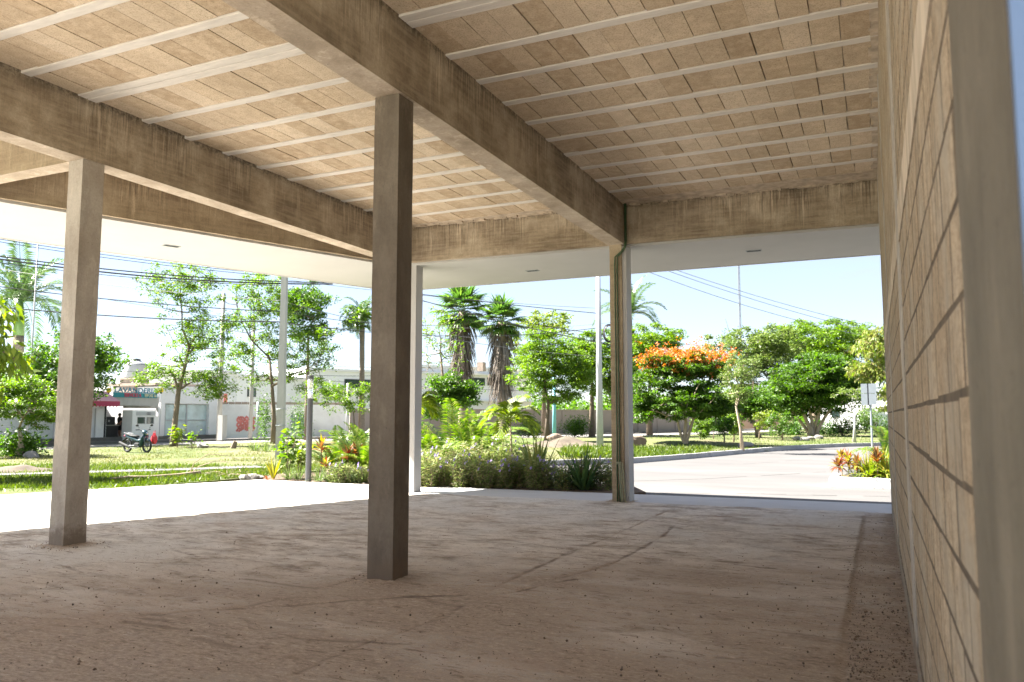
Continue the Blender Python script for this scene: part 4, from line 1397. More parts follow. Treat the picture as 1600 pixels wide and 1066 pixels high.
for a in WR:
    wire(at(a[0], a[1], a[2]), at(a[3], a[4], a[5]), a[6], a[7], a[8], a[9])

# ------------------------------------------------------------------ shops across the street (facade plane x = FX, looking along +x)
FX = -43.0
def fp(px, py, X=FX):
    r = ray(px, py)
    k = X / r[0]
    return r[1] * k, EYE + r[2] * k
def frect(mb, px0, px1, py0, py1, X0, X1, mi=0, z0=None):
    """box whose face at the plane X1 (nearer us) fills the given pixels"""
    ya, _ = fp(px0, 660, X1)
    yb, _ = fp(px1, 660, X1)
    _, zt_ = fp((px0 + px1) / 2, py0, X1)
    _, zb_ = fp((px0 + px1) / 2, py1, X1)
    if z0 is not None:
        zb_ = z0
    mb.box(X0, X1, ya, yb, zb_, zt_, mi)
    return mb
GZ = -0.03
b1 = thing('shutter_building', 'low white shop building with closed grey roller shutters at far left', 'building', (FX, fp(40, 650)[0], 0))
mb = MB()
frect(mb, -160, 3, 615, 690, FX - 5, FX, z0=GZ)
frect(mb, 3, 163, 615, 637, FX - 5, FX)
frect(mb, 86, 138, 637, 690, FX - 5, FX, z0=GZ)
frect(mb, 150, 163, 637, 690, FX - 5, FX, z0=GZ)
mb.build('wall', M['shopwall'], b1)
for (a, b_) in ((3, 44), (45, 86), (138, 150)):
    y0_, y1_ = fp(a, 650)[0], fp(b_, 650)[0]
    zt_ = fp(40, 637)[1]
    mb = MB()
    z = GZ
    while z < zt_:
        mb.box(FX - 0.16, FX - 0.10 + 0.02, y0_ + 0.02, y1_ - 0.02, z + 0.012, min(z + 0.115, zt_))
        mb.box(FX - 0.16, FX - 0.12, y0_ + 0.02, y1_ - 0.02, z, z + 0.012)
        z += 0.12
    mb.build('roller_shutter', M['shutter'], b1)
mb = MB()
frect(mb, -160, 163, 611, 615, FX - 5.1, FX + 0.12)
mb.build('parapet', M['shopwall'], b1)
step = MB()
frect(step, -160, 340, 686, 690, FX - 4.5, FX + 0.5, z0=-0.1)
struct(step.build('shop_step', M['path']), 'concrete plinth along the shopfronts')

# awning
y0_, y1_ = fp(96, 650, FX + 1)[0], fp(181, 650, FX + 1)[0]
za, zb, zc = fp(150, 611, FX)[1], fp(150, 626, FX + 1.3)[1], fp(150, 634, FX + 1.3)[1]
aw = thing('awning', 'faded pink awning with crimson valance beside the laundry sign', 'awning', (FX, y0_, zb))
mb = MB()
mb.add([(FX + .01, y0_, za), (FX + .01, y1_, za), (FX + 1.3, y1_, zb), (FX + 1.3, y0_, zb), (FX + .01, y0_, za - .03), (FX + .01, y1_, za - .03), (FX + 1.3, y1_, zb - .03), (FX + 1.3, y0_, zb - .03)],
       [(0, 3, 2, 1), (4, 5, 6, 7), (3, 7, 6, 2), (0, 1, 5, 4), (1, 2, 6, 5), (0, 4, 7, 3)])
mb.build('canvas', M['pinktop'], aw)
mb = MB().box(FX + 1.28, FX + 1.31, y0_, y1_, zc, zb - 0.031)
yy = y0_
while yy < y1_ - 0.2:
    mb.add([(FX + 1.295, yy, zc), (FX + 1.295, yy + 0.22, zc), (FX + 1.295, yy + .11, zc - 0.07), (FX + 1.30, yy, zc), (FX + 1.30, yy + 0.22, zc), (FX + 1.30, yy + .11, zc - 0.07)], [(0, 2, 1), (3, 4, 5), (0, 3, 5, 2), (1, 2, 5, 4)])
    yy += 0.23
mb.build('valance', M['crimson'], aw)
# laundry shop
b2 = thing('laundry_shop', 'open-fronted laundry under a flat concrete canopy', 'building', (FX, fp(200, 650)[0], 0))
mb = MB()
ya, yb = fp(163, 650)[0], fp(250, 650)[0]
zc_ = fp(200, 634)[1]
mb.box(FX - 5, FX - 0.01, ya + 0.01, ya + 0.16, GZ, zc_)
mb.box(FX - 5, FX - 0.01, yb - 0.15, yb - 0.01, GZ, zc_)
yo0, yo1 = fp(168, 650, FX - 5)[0], fp(189, 650, FX - 5)[0]
mb.box(FX - 5.15, FX - 5.0, yo1, yb, GZ, zc_)
mb.box(FX - 5.15, FX - 5.0, ya - .6, yo0, GZ, zc_)
mb.box(FX - 5.15, FX - 5.0, yo0, yo1, GZ, fp(180, 664, FX - 5)[1])
mb.build('side_wall', M['shopwall'], b2)
mb = MB()
frect(mb, 176, 247, 619, 634, FX - 5, FX + 0.75)
frect(mb, 196, 246, 634, 638, FX - 0.3, FX - 0.02)
mb.build('canopy_slab', M['pole'], b2)
frect(MB(), 190, 197, 634, 686, FX - 4.2, FX - 3.9, z0=GZ).build('pillar', M['shopwall'], b2)
frect(MB(), 163, 165.3, 634, 686, FX - 0.1, FX + .02, z0=GZ).build('door_post', M['moto_black'], b2)
tag(frect(MB(), 110, 260, 605, 690, FX - 11, FX - 10.8, z0=GZ).build('yard_wall', M['dirtywall'], origin=(FX - 11, 34, 0)), 'pale yard wall glimpsed through the back of the laundry', 'wall')
# sign
sx = FX + 0.80
ya, yb = fp(176, 650, sx)[0], fp(244, 650, sx)[0]
z1s, z2s, z3s = fp(210, 606.5, sx)[1], fp(210, 614, sx)[1], fp(210, 621.5, sx)[1]
sg = thing('shop_sign', 'blue letters LAVANDERIA over a teal strip above the laundry', 'sign', (sx, ya, z3s))
MB().box(sx - 0.06, sx, ya, yb, z3s, z2s - 0.01).build('board', M['teal'], sg)
MB().box(sx - 0.03, sx - .01, ya, yb, z2s + .0, z2s + 0.03).box(sx - 0.03, sx - .01, ya, yb, z1s - 0.0, z1s + 0.02).build('letter_rail', M['blueletter'], sg)
def text(s, loc, size, mat, parent, name='lettering', ext=0.012, rot=(R(90), 0, R(90)), sx_=1.0):
    cu = bpy.data.curves.new(name, 'FONT')
    cu.body = s
    cu.size = size
    cu.extrude = ext
    cu.align_x = 'LEFT'
    cu.offset = 0.008 * size * 2
    o = bpy.data.objects.new(name, cu)
    COL.objects.link(o)
    cu.materials.append(mat)
    o.parent = parent
    o.location = np.array(loc) - OFF[parent.name]
    o.rotation_euler = rot
    o.scale = (sx_, 1, 1)
    bpy.context.view_layer.update()
    return o
def fit_text(s, y0, y1, z, h, mat, parent, X, name='lettering'):
    o = text(s, (X, y0, z), h / 0.70, mat, parent, name)
    wdt = o.dimensions[0]
    o.scale = ((y1 - y0) / max(wdt, .01), 1, 1)
    me = bpy.data.meshes.new_from_object(o)
    q = bpy.data.objects.new(name, me)
    COL.objects.link(q)
    q.parent = parent
    q.location, q.rotation_euler, q.scale = o.location.copy(), o.rotation_euler.copy(), o.scale.copy()
    bpy.data.objects.remove(o)
    q.name = name
    return q
fit_text('LAVANDERIA', ya + .02, yb - .02, z2s + 0.02, z1s - z2s - .01, M['blueletter'], sg, sx + .01)
fit_text('SERVICIO A', ya + .75, ya + (yb - ya) * .62, z3s + 0.05, (z2s - z3s) * .72, M['redletter'], sg, sx + .012)
fit_text('999 242 16', ya + (yb - ya) * .70, yb - .08, z3s + 0.06, (z2s - z3s) * .66, M['cream'], sg, sx + .012)
for k, (a, lab) in enumerate(((169.5, 'yellow round lamp left of the LAVANDERIA letters'), (246, 'yellow round lamp at the right end of the LAVANDERIA letters'), (251.5, 'outermost yellow round lamp by the glazed shop wall'))):
    y_, z_ = fp(a, 610, sx)
    r = thing('sign_lamp', lab, 'lamp', (sx, y_, z_), 0, 'yellow lamps along the laundry sign')
    MB().lathe([(0.02, -.16), (.12, -.13), (.15, 0), (.12, .12), (.03, .15)], (sx + .03, y_, z_), 12).build('globe', M['yellow'], r, smooth=True)
    MB().lathe([(.05, -.22), (.05, -.15)], (sx + .03, y_, z_), 8).build('base', M['moto_black'], r)
# things standing in the laundry
y0_, y1_ = fp(166, 650, FX - .5)[0], fp(184, 650, FX - .5)[0]
ct = thing('counter', 'charcoal counter with a pale top just inside the laundry', 'counter', (FX - .8, (y0_ + y1_) / 2, GZ))
MB().box(FX - 1.0, FX - .4, y0_, y1_, GZ, 0.88).build('body', M['blackmetal'], ct)
MB().box(FX - 1.05, FX - .35, y0_ - .03, y1_ + .03, 0.881, 0.93).build('top', M['pole'], ct)
wm = thing('machine', 'dark machine standing on the laundry counter', 'machine', (FX - .8, y0_ + .4, 0.93))
bevel(MB().box(FX - 1.0, FX - .5, y0_ + .05, y1_ - .15, 0.935, 1.45).build('casing', M['blackmetal'], wm), 0.05)
MB().box(FX - .498, FX - .49, y0_ + .15, y0_ + .27, 1.12, 1.24).build('dial', M['pole_white'], wm)
y0_ = fp(200, 650, FX - .3)[0]
tb = thing('laundry_bin', 'dark rounded bin standing next to the person', 'bin', (FX - .4, y0_, GZ))
MB().lathe([(.22, GZ), (.26, .2), (.30, .9), (.33, .92), (.33, .98), (.1, 1.06)], (FX - .4, y0_, 0), 16).build('tub', M['blackmetal'], tb, smooth=True)
mb = MB()
for k in range(9):
    mb.tube([(FX - .4 + random.uniform(-.2, .2), y0_ + random.uniform(-.3, .3), 1.0), (FX - .4 + random.uniform(-.2, .2), y0_ + random.uniform(-.3, .35), 1.35)], random.uniform(.06, .12), 6)
mb.build('clothes_heap', M['blackcloth'], tb)
# kiosk / ice chest
kx = FX + 1.3
y0_, y1_ = fp(207, 650, kx)[0], fp(244, 650, kx)[0]
_, kt = fp(225, 641, kx)
ks = thing('ice_chest', 'tall white kiosk cabinet with two small dark windows', 'kiosk', (kx, (y0_ + y1_) / 2, GZ))
bevel(MB().box(kx - 0.9, kx, y0_, y1_, GZ, kt).build('cabinet', M['white2'], ks), 0.03)
for (a, b_) in ((214.5, 227), (229, 240.5)):
    f = MB()
    frect(f, a, b_, 651.5, 662.5, kx, kx + .02)
    f = f.build('window', M['pole'], ks)
    frect(MB(), a + .8, b_ - .8, 652.3, 661.7, kx + .021, kx + .03).build('pane', M['darkglass'], f)
frect(MB(), 212.5, 242, 643.5, 649.5, kx, kx + .02).build('header_panel', M['pole_white'], ks)
mb = MB()
for k in range(3):
    y_, z_ = fp(231 + k * 1.8, 646.3, kx + .03)
    mb.tube([(kx + .024, y_ + .07 * cos(t_), z_ + .06 * sin(t_)) for t_ in np.linspace(0.3, 5.6, 9)], 0.012, 4)
mb.build('logo', M['blackmetal'], ks)
y1b = fp(250.5, 650, kx)[0]
bevel(tag(MB().box(kx - 0.6, kx - .1, y1_ + .02, y1b, GZ, kt - .38).build('side_cabinet', M['white2'], origin=(kx - .3, y1_ + .1, GZ)), 'narrow white cabinet right against the kiosk', 'cabinet'), .02)
# tank on pier
tx = FX - 3
y_, z0_ = fp(211, 593, tx)
y2_ = fp(199, 593, tx)[0]
pier = tag(MB().box(tx - .7, tx + .7, y2_, fp(222, 593, tx)[0], 2.6, z0_ - .02).box(tx - .8, tx + .8, y2_ - .1, fp(223.5, 593, tx)[0], z0_ - .02, z0_ + .08).build('tank_pier', M['brickpier'], origin=(tx, y_, 2.6)), 'rough block pier carrying the water tank above the laundry', 'pier')
tk = thing('water_tank', 'grey cylindrical water tank on the laundry roof', 'water tank', (tx, y_, z0_ + .08))
rr = (fp(226.5, 580, tx)[0] - fp(197.5, 580, tx)[0]) / 2
zt_ = fp(211, 569, tx)[1]
MB().lathe([(rr * .96, z0_ + .09), (rr, z0_ + .2), (rr * .97, (z0_ + zt_) / 2), (rr, zt_ - .1), (rr * .93, zt_), (rr * .45, zt_ + .22)], (tx, y_, 0), 24).build('shell', M['tank'], tk, smooth=True)
MB().lathe([(rr * .42, zt_ + .2), (rr * .42, zt_ + .33), (rr * .2, zt_ + .38)], (tx, y_, 0), 16).build('lid', M['blackmetal'], tk, smooth=True)
# glazed shop
b3 = thing('glazed_shop', 'flat-roofed white shop with large pale glass front', 'building', (FX, fp(290, 650)[0], 0))
mb = MB()
frect(mb, 250, 257, 604, 690, FX - 5, FX, z0=GZ)
frect(mb, 326, 339, 604, 690, FX - 5, FX, z0=GZ)
frect(mb, 257, 326, 604, 631, FX - 5, FX)
mb.build('wall', M['shopwall'], b3)
frect(MB(), 240, 339, 600, 604, FX - 5, FX - .3).build('parapet', M['brickpier'], b3)
fr = MB()
for (a, b_, c_, d_) in ((257, 326, 631, 632.3), (257, 258.3, 632.3, 685), (324.7, 326, 632.3, 685), (290.6, 292, 632.3, 685), (258.3, 290.6, 656, 657.2), (292, 324.7, 656, 657.2), (257, 326, 683.8, 686)):
    frect(fr, a, b_, c_, d_, FX - .30, FX - .2)
fr.build('shopfront_frame', M['pole_white'], b3)
for (a, b_) in ((258.5, 290.4), (292.2, 324.5)):
    for (c_, d_) in ((632.5, 655.8), (657.4, 683.6)):
        frect(MB(), a, b_, c_, d_, FX - .27, FX - .25).build('pane', M['shopglass'], b3)
frect(MB(), 257, 326, 631, 690, FX - 2.5, FX - 2.4, z0=GZ).build('inner_screen', M['shopwall'], b3)
# small placard on the pole
pc = at(353, 622, 54.7)
tag(MB().box(pc[0] - .04, pc[0] - .01, pc[1] - .16, pc[1] + .14, pc[2] - .28, pc[2] + .28).build('placard', M['graffiti'], origin=tuple(pc)), 'small orange red placard fixed to the old pole', 'sign')

# ---- walls and houses along the street
gw = [(-42.75, 43.25), (-39.6, 46.35), (-36.3, 49.6)]
gws = thing('graffiti_wall', 'stained white boundary wall with coral graffiti', 'wall', (gw[0][0], gw[0][1], 0))
mb = MB()
mb.obox(gw[0], gw[1], .2, -.1, 2.3)
mb.obox(gw[1], gw[2], .2, -.1, 2.32)
mb.build('wall_panel', M['dirtywall'], gws)
mb = MB()
for (a, b_) in zip(gw[:-1], gw[1:]):
    L_ = math.hypot(b_[0] - a[0], b_[1] - a[1])
    k = int(L_ / .42)
    for i in range(k):
        p = [a[j] + (b_[j] - a[j]) * i / k for j in (0, 1)]
        q = [a[j] + (b_[j] - a[j]) * (i + .96) / k for j in (0, 1)]
        mb.obox(p, q, .17, 2.325, 2.50 + random.uniform(-.01, .01))
mb.build('coping_block', M['brickpier'], gws)
def spray(px0, px1, py0, py1, a, b_, mat, n, seed, label, lw=0.05):
    rr_ = random.Random(seed)
    a, b_ = np.array(a), np.array(b_)
    dv = (b_ - a) / np.linalg.norm(b_ - a)
    nn = np.array([dv[1], -dv[0]])
    def hit(px):
        r = ray(px, 655)
        # solve r*t = a + dv*s + nn*off
        A = np.array([[r[0], -dv[0]], [r[1], -dv[1]]])
        t_, s2 = np.linalg.solve(A, a + nn * 0.104)
        return s2, t_
    s0, tt = hit(px0)
    s1, _ = hit(px1)
    z0 = EYE + ray((px0 + px1) / 2, py1)[2] * tt
    z1 = EYE + ray((px0 + px1) / 2, py0)[2] * tt
    m_ = MB()
    for i in range(n):
        cs = s0 + (s1 - s0) * (i + .5) / n
        wv = (s1 - s0) / n * .62
        pts = []
        k = rr_.choice([5, 6, 7])
        for j in range(k + 1):
            t2 = j / k
            s3 = cs + (wv if j % 2 else -wv) * rr_.uniform(.5, 1.0)
            z = z0 + (z1 - z0) * (t2 + rr_.uniform(-.08, .08))
            q = a + dv * s3 + nn * 0.104
            pts.append(np.array([q[0], q[1], z]))
        for p_, q_ in zip(pts[:-1], pts[1:]):
            u_ = (q_ - p_) / (np.linalg.norm(q_ - p_) + 1e-6)
            sd2 = np.cross(u_, [nn[0], nn[1], 0]) * lw
            nv = np.array([nn[0], nn[1], 0]) * 0.006 * (1 + i * 0.2 + rr_.random() * .3)
            m_.add([p_ - sd2 + nv, p_ + sd2 + nv, q_ + sd2 + nv, q_ - sd2 + nv], [(0, 1, 2, 3)])
    o = m_.build('graffiti', mat, gws)
    o['label'] = label
spray(370, 398, 651, 673, gw[0], gw[1], M['graffiti'], 9, 3, 'coral spray-painted letters', 0.065)
spray(454, 478, 648, 672, gw[1], gw[2], M['graffiti_b'], 5, 4, 'smudged grey blue spray paint', 0.09)
tw = [(-36.25, 49.7), (-27.2, 63.9), (-21.0, 74.8), (-15.5, 90.0)]
tws = thing('taupe_wall', 'long taupe boundary wall with paler coping', 'wall', (tw[0][0], tw[0][1], 0))
mb, cpg, pl = MB(), MB(), MB()
for (a, b_) in zip(tw[:-1], tw[1:]):
    mb.obox(a, b_, .2, -.1, 1.98)
    cpg.obox(a, b_, .28, 1.985, 2.06)
    L_ = math.hypot(b_[0] - a[0], b_[1] - a[1])
    k = int(L_ / 3.0)
    for i in range(k):
        p = [a[j] + (b_[j] - a[j]) * i / k for j in (0, 1)]
        q = [a[j] + (b_[j] - a[j]) * (i / k + .25 / L_) for j in (0, 1)]
        pl.obox(p, q, .30, -.1, 1.98)
mb.build('wall_panel', M['taupe'], tws)
cpg.build('coping', M['brickpier'], tws)
pl.build('pilaster', M['taupe'], tws)

def house(name, label, px0, px1, pyt, d0, d1, depth, mat, wins, ledges=(), extra=None):
    a, b_ = at(px0, 650, d0), at(px1, 650, d1)
    zt_ = at((px0 + px1) / 2, pyt, (d0 + d1) / 2)[2]
    root = thing(name, label, 'building', (a[0], a[1], 0))
    dv = np.array([b_[0] - a[0], b_[1] - a[1]])
    L_ = np.linalg.norm(dv)
    dv /= L_
    nn = np.array([dv[1], -dv[0]])
    MB().obox(a, b_, depth, -.1, zt_, off=depth / 2).build('wall', mat, root)
    MB().obox(a - np.array([*dv, 0]) * .2, b_ + np.array([*dv, 0]) * .2, depth + .4, zt_ + .005, zt_ + .22, off=depth / 2).build('roof_slab', mat, root)
    for (x0, x1, y0, y1) in wins:
        def hp(px):
            r = ray(px, 655)
            A = np.array([[r[0], -dv[0]], [r[1], -dv[1]]])
            return np.linalg.solve(A, a[:2])
        t0, s0 = hp(x0)
        t1, s1 = hp(x1)
        z0, z1 = EYE + ray(x0, y1)[2] * t0, EYE + ray(x0, y0)[2] * t0
        P = a[:2] + dv * s0
        Q = a[:2] + dv * s1
        f = MB()
        f.obox(P, Q, .10, z0, z0 + .07, off=-.03)
        f.obox(P, Q, .10, z1 - .07, z1, off=-.03)
        for s2 in (s0, (s0 + s1) / 2 - .03, s1 - .06):
            f.obox(a[:2] + dv * s2, a[:2] + dv * (s2 + .06), .09, z0 + .071, z1 - .071, off=-.03)
        fo = f.build('window', M['blackmetal'], root)
        MB().obox(P, Q, .04, z0 + .05, z1 - .05, off=-.025).build('pane', M['darkglass'], fo)
    for (y0) in ledges:
        t0 = (d0 + d1) / 2
        z = at(px0, y0, t0)[2]
        MB().obox(a, b_, .5, z - .08, z + .08, off=-.25).build('ledge', mat, root)
    return root
house('modern_house', 'modern white flat-roofed house with long dark strip window', 478, 640, 582, 71, 76, 9, M['house'], [(537, 586, 592, 606)], (608,))
house('white_house', 'two-storey white house with dark windows between the shaggy palms', 648, 830, 577, 82, 90, 10, M['house'], [(733, 757, 590, 602), (761, 779, 590, 602)], (585, 626))
ch = at(750, 574, 84)
tag(MB().box(ch[0] - .35, ch[0] + .35, ch[1], ch[1] + .7, ch[2] - .4, ch[2] + .55).build('chimney_block', M['brickpier'], origin=tuple(ch)), 'small brown block on the white house roof', 'chimney')
house('pale_house', 'pale house half hidden behind the graffiti wall trees', 352, 500, 592, 66, 72, 8, M['house'], [(385, 398, 606, 620)])
house('rear_house', 'white building behind the glazed shop roof', 226, 352, 583, 66, 64, 8, M['house'], [])
house('pink_house', 'pink house with white pillars beyond the park trees', 1150, 1240, 640, 98, 100, 8, M['pink'], [(1172, 1180, 650, 662)])
house('distant_white_house', 'bright white house behind the trees near the road sign', 1262, 1420, 622, 108, 104, 10, M['house'], [(1300, 1312, 640, 652)])
house('rose_wall_house', 'dusky rose garden building behind the flowering tree', 985, 1150, 652, 86, 94, 6, M['pink'], [])

# ------------------------------------------------------------------ trees and palms
GT = 'trees along the street and in the park'
T('shade_tree', 'mid green tree behind the light feathery one at far left', 110, 690, 50, [(112, 650), (108, 610)], [(110, 572, 82, 52, 3), (40, 590, 60, 40, 1.5), (150, 552, 20, 36, .8)], 190, 75, .20, .55, L['mid'], tr=.2, group=GT, up=.35)
T('feathery_tree', 'low light green feathery tree on the verge at far left', 31, 712, 36.5, [(33, 690), (30, 668)], [(30, 622, 72, 26, 3), (20, 600, 50, 16, 1), (65, 648, 32, 20, 1), (-25, 645, 40, 22, 1)], 150, 110, .11, .38, L['light'], tr=.13, flat=.35, group=GT, bark='bark_pale')
T('broadleaf_tree', 'leafy branches entering from the far left edge', -105, 700, 24, [(-108, 600), (-100, 520)], [(-55, 560, 68, 55, 2), (-60, 490, 62, 26, 1.4)], 90, 26, .30, .42, L['lime'], tr=.16, group=GT, up=-1, aspect=.36)
T('street_tree', 'tall sparse tree standing in front of the glazed shop', 271, 700, 45, [(272, 675), (279, 610), (290, 568), (296, 540)], [(292, 450, 62, 42, 2), (300, 520, 66, 46, 2), (255, 585, 45, 26, 1), (335, 600, 40, 28, 1.2), (238, 440, 26, 30, .5)], 250, 62, .14, .42, L['light'], tr=.17, group=GT, bare=.05)
T('street_tree', 'sparse spreading tree right behind the tall concrete pole', 428, 694, 47, [(428, 650), (425, 600), (421, 560)], [(400, 460, 55, 45, 1.3), (380, 550, 58, 60, 1.5), (465, 570, 52, 52, 1.4), (430, 500, 50, 50, 1.2), (500, 540, 40, 26, .6)], 290, 62, .14, .42, L['light'], tr=.15, bark='bark', group=GT, bare=.04)
T('vine_tree', 'dense upright green crown to the right of the concrete pole', 480, 690, 56, [(480, 620), (481, 560), (482, 510)], [(484, 475, 40, 40, 2), (492, 520, 36, 26, 1), (455, 470, 22, 36, .6)], 110, 80, .19, .5, L['mid'], tr=.17, group=GT, up=.3)
T('young_tree', 'small light green tree by the wall behind the bollard lamp', 553, 692, 52, [(554, 665), (552, 645)], [(545, 622, 44, 24, 2), (505, 612, 30, 22, 1), (575, 606, 18, 18, .5)], 80, 50, .17, .42, L['light'], tr=.08, group=GT, up=.4)
feather_palm('palm', 'slender palm with grey trunk beside the central column', at(565, 680, 56) * [1, 1, 0], at(566, 508, 56), .2, 22, 2.1, .6, .09, L['palm'], 0.5, droop=2.6)
T('vine_tree', 'small leafy clump clinging under the slender palm crown', 562, 600, 55.4, [(565, 560), (563, 530)], [(558, 498, 24, 20, 1)], 30, 50, .2, .4, L['light'], tr=.06, group=GT)
T('bare_tree', 'almost leafless tree between central column and fan palms', 694, 690, 44, [(695, 640), (692, 590), (688, 550)], [(690, 530, 42, 55, 2), (665, 580, 26, 34, 1)], 110, 14, .15, .35, L['light'], tr=.12, bark='bark', group=GT, bare=.35)
T('bushy_tree', 'rounded deep green tree behind the areca palm clump', 706, 700, 38, [(706, 670), (706, 640)], [(700, 606, 30, 28, 2), (728, 618, 28, 22, 1.2), (680, 634, 26, 20, 1)], 110, 80, .14, .4, L['mid'], tr=.1, group=GT, up=.35)
fan_palm('fan_palm', 'taller shaggy fan palm of the pair beside the white house', at(724, 680, 62) * [1, 1, 0], at(722, 488, 62), .34, 2.55, 6.2, 1.5)
fan_palm('fan_palm', 'shorter shaggy fan palm of the pair beside the white house', at(787, 680, 60) * [1, 1, 0], at(784, 504, 60), .34, 2.15, 5.8, 1.5)
T('round_tree', 'round bright green tree with dark trunk before the taupe wall', 855, 690, 49, [(855, 660), (857, 630), (850, 600)], [(858, 585, 66, 46, 3), (850, 540, 40, 28, 1), (905, 590, 40, 40, 1.2)], 240, 100, .16, .5, L['light'], tr=.17, bark='bark_dark', group=GT, flat=.4)
T('background_tree', 'loose yellowish treetop above the round bright tree', 850, 690, 66, [(850, 600), (850, 550)], [(850, 508, 44, 24, 1.5), (820, 560, 40, 36, 1)], 90, 55, .24, .6, L['lime'], tr=.2, group=GT, flat=.4)
T('background_tree', 'broad green tree behind the tall pale pole', 925, 690, 62, [(925, 620), (925, 590)], [(925, 560, 62, 48, 3), (960, 600, 40, 40, 1)], 250, 95, .20, .6, L['light'], tr=.22, group=GT, flat=.38)
T('background_tree', 'bright green treetop above the flowering tree, left side', 1015, 690, 70, [(1015, 620), (1015, 570)], [(1012, 540, 62, 34, 3), (985, 590, 50, 46, 1.4)], 240, 95, .22, .6, L['light'], tr=.24, group=GT, flat=.38)
feather_palm('royal_palm', 'royal palm crown rising behind the far column', at(985, 680, 76) * [1, 1, 0], at(984, 512, 76), .28, 17, 4.0, 1.0, .13, L['palm'], 1.4, droop=1.7, n=34)
feather_palm('royal_palm', 'big royal palm with green shaft behind the shutter building', at(28, 680, 58) * [1, 1, 0], at(29, 524, 58), .34, 19, 4.7, 1.05, .12, L['palm'], 2.2, droop=2.0, n=42)
T('flame_tree', 'flame tree with a cap of orange blossom by the kerb', 1071, 697, 43, [(1070, 680), (1072, 660), (1068, 640)], [(1066, 610, 84, 46, 3), (1070, 570, 70, 22, 2), (1018, 640, 38, 26, .8), (1115, 640, 36, 24, .8)], 400, 120, .155, .42, L['mid'], tr=.14, flat=.3, group=GT, bark='bark_pale', stems=[[(1078, 672), (1086, 645), (1092, 610)], [(1064, 680), (1058, 655), (1040, 630)]], flowers=(at(1070, 574, 43)[2], 1000, .10, L['orange']))
T('park_sapling', 'thin pale-stemmed young tree leaning at the kerb', 1160, 705, 37.5, [(1157, 670), (1150, 635), (1154, 600)], [(1156, 585, 30, 36, 2), (1150, 615, 20, 14, .6)], 75, 70, .10, .30, L['olive'], tr=.075, bark='bark_pale', group=GT)
T('background_tree', 'olive green tree left of the large park tree', 1150, 690, 80, [(1150, 640), (1160, 600)], [(1155, 552, 66, 38, 2), (1212, 552, 44, 46, 1.6), (1195, 620, 50, 34, 1.4)], 300, 75, .27, .8, L['olive'], tr=.35, group=GT, flat=.5)
T('background_tree', 'widest tree canopy at the back of the park', 1275, 680, 98, [(1275, 630), (1275, 590)], [(1268, 533, 96, 32, 3), (1325, 560, 50, 45, 1)], 420, 90, .30, .85, L['light'], tr=.5, group=GT, flat=.35)
tbase = at(1268, 684, 66)
T('park_tree', 'large dark green tree with forked twin trunk in the park', 1268, 686, 66, [(1267, 672), (1258, 652), (1248, 632)], [(1268, 600, 74, 36, 3), (1240, 630, 40, 26, 1), (1300, 620, 50, 28, 1), (1280, 575, 50, 22, 1)], 380, 100, .22, .62, L['mid'], tr=.24, bark='bark_pale', group=GT, flat=.35, stems=[[(1272, 672), (1278, 650), (1285, 630)], [(1262, 674), (1244, 650), (1230, 628)], [(1270, 668), (1266, 645), (1262, 625)]])
T('park_tree', 'second stem leaning out beside the forked park tree', 1276, 686, 66.2, [(1277, 672), (1290, 650), (1304, 632)], [(1300, 612, 40, 20, 1)], 60, 90, .22, .6, L['deep'], tr=.2, bark='bark_pale', group=GT, flat=.35)
T('park_tree', 'medium tree with leaning grey trunk left of the forked one', 1186, 688, 60, [(1182, 670), (1172, 650)], [(1180, 628, 44, 22, 2), (1150, 640, 28, 20, 1)], 130, 80, .2, .5, L['mid'], tr=.2, group=GT, flat=.45)
T('corner_tree', 'pale yellow green tree with reddish tips against the wall edge', 1425, 700, 46, [(1425, 640), (1420, 600)], [(1385, 550, 48, 40, 2), (1408, 610, 40, 34, 1.4), (1356, 578, 22, 14, .5)], 210, 50, .21, .40, L['yellow'], tr=.16, group=GT, up=-1, aspect=.38)
T('small_tree', 'small pinkish-topped tree with white trunk near the road sign', 1335, 697, 52, [(1335, 670), (1336, 640)], [(1332, 614, 28, 12, 1), (1350, 620, 14, 8, .4)], 36, 30, .14, .3, L['olive'], tr=.09, bark='pole', group=GT, flat=.4)
for k, (px, py, d, cx, cy, rx, ry, lm, lab) in enumerate((
    (1093, 697, 50, 1096, 668, 16, 16, 'light', 'young sapling just right of the flame tree trunks'),
    (1114, 696, 56, 1116, 664, 16, 16, 'mid', 'second young sapling right of the flame tree'),
    (1131, 702, 45, 1130, 664, 14, 14, 'deep', 'dark thin sapling between flame tree and leaning sapling'),
    (1146, 700, 47, 1142, 660, 14, 18, 'light', 'sapling directly left of the leaning pale stem'),
    (1186, 690, 56, 1196, 656, 18, 16, 'lime', 'bright sapling right of the leaning pale stem'),
    (1222, 692, 54, 1222, 662, 24, 20, 'mid', 'low broad sapling above the pale rocks'))):
    T('sapling', lab, px, py, d, [(px + 1, (py + cy) / 2), (cx, cy + 5)], [(cx, cy, rx, ry, 1)], 34, 60, .13, .26, L[lm], tr=.05, group='saplings in the park', up=.3)
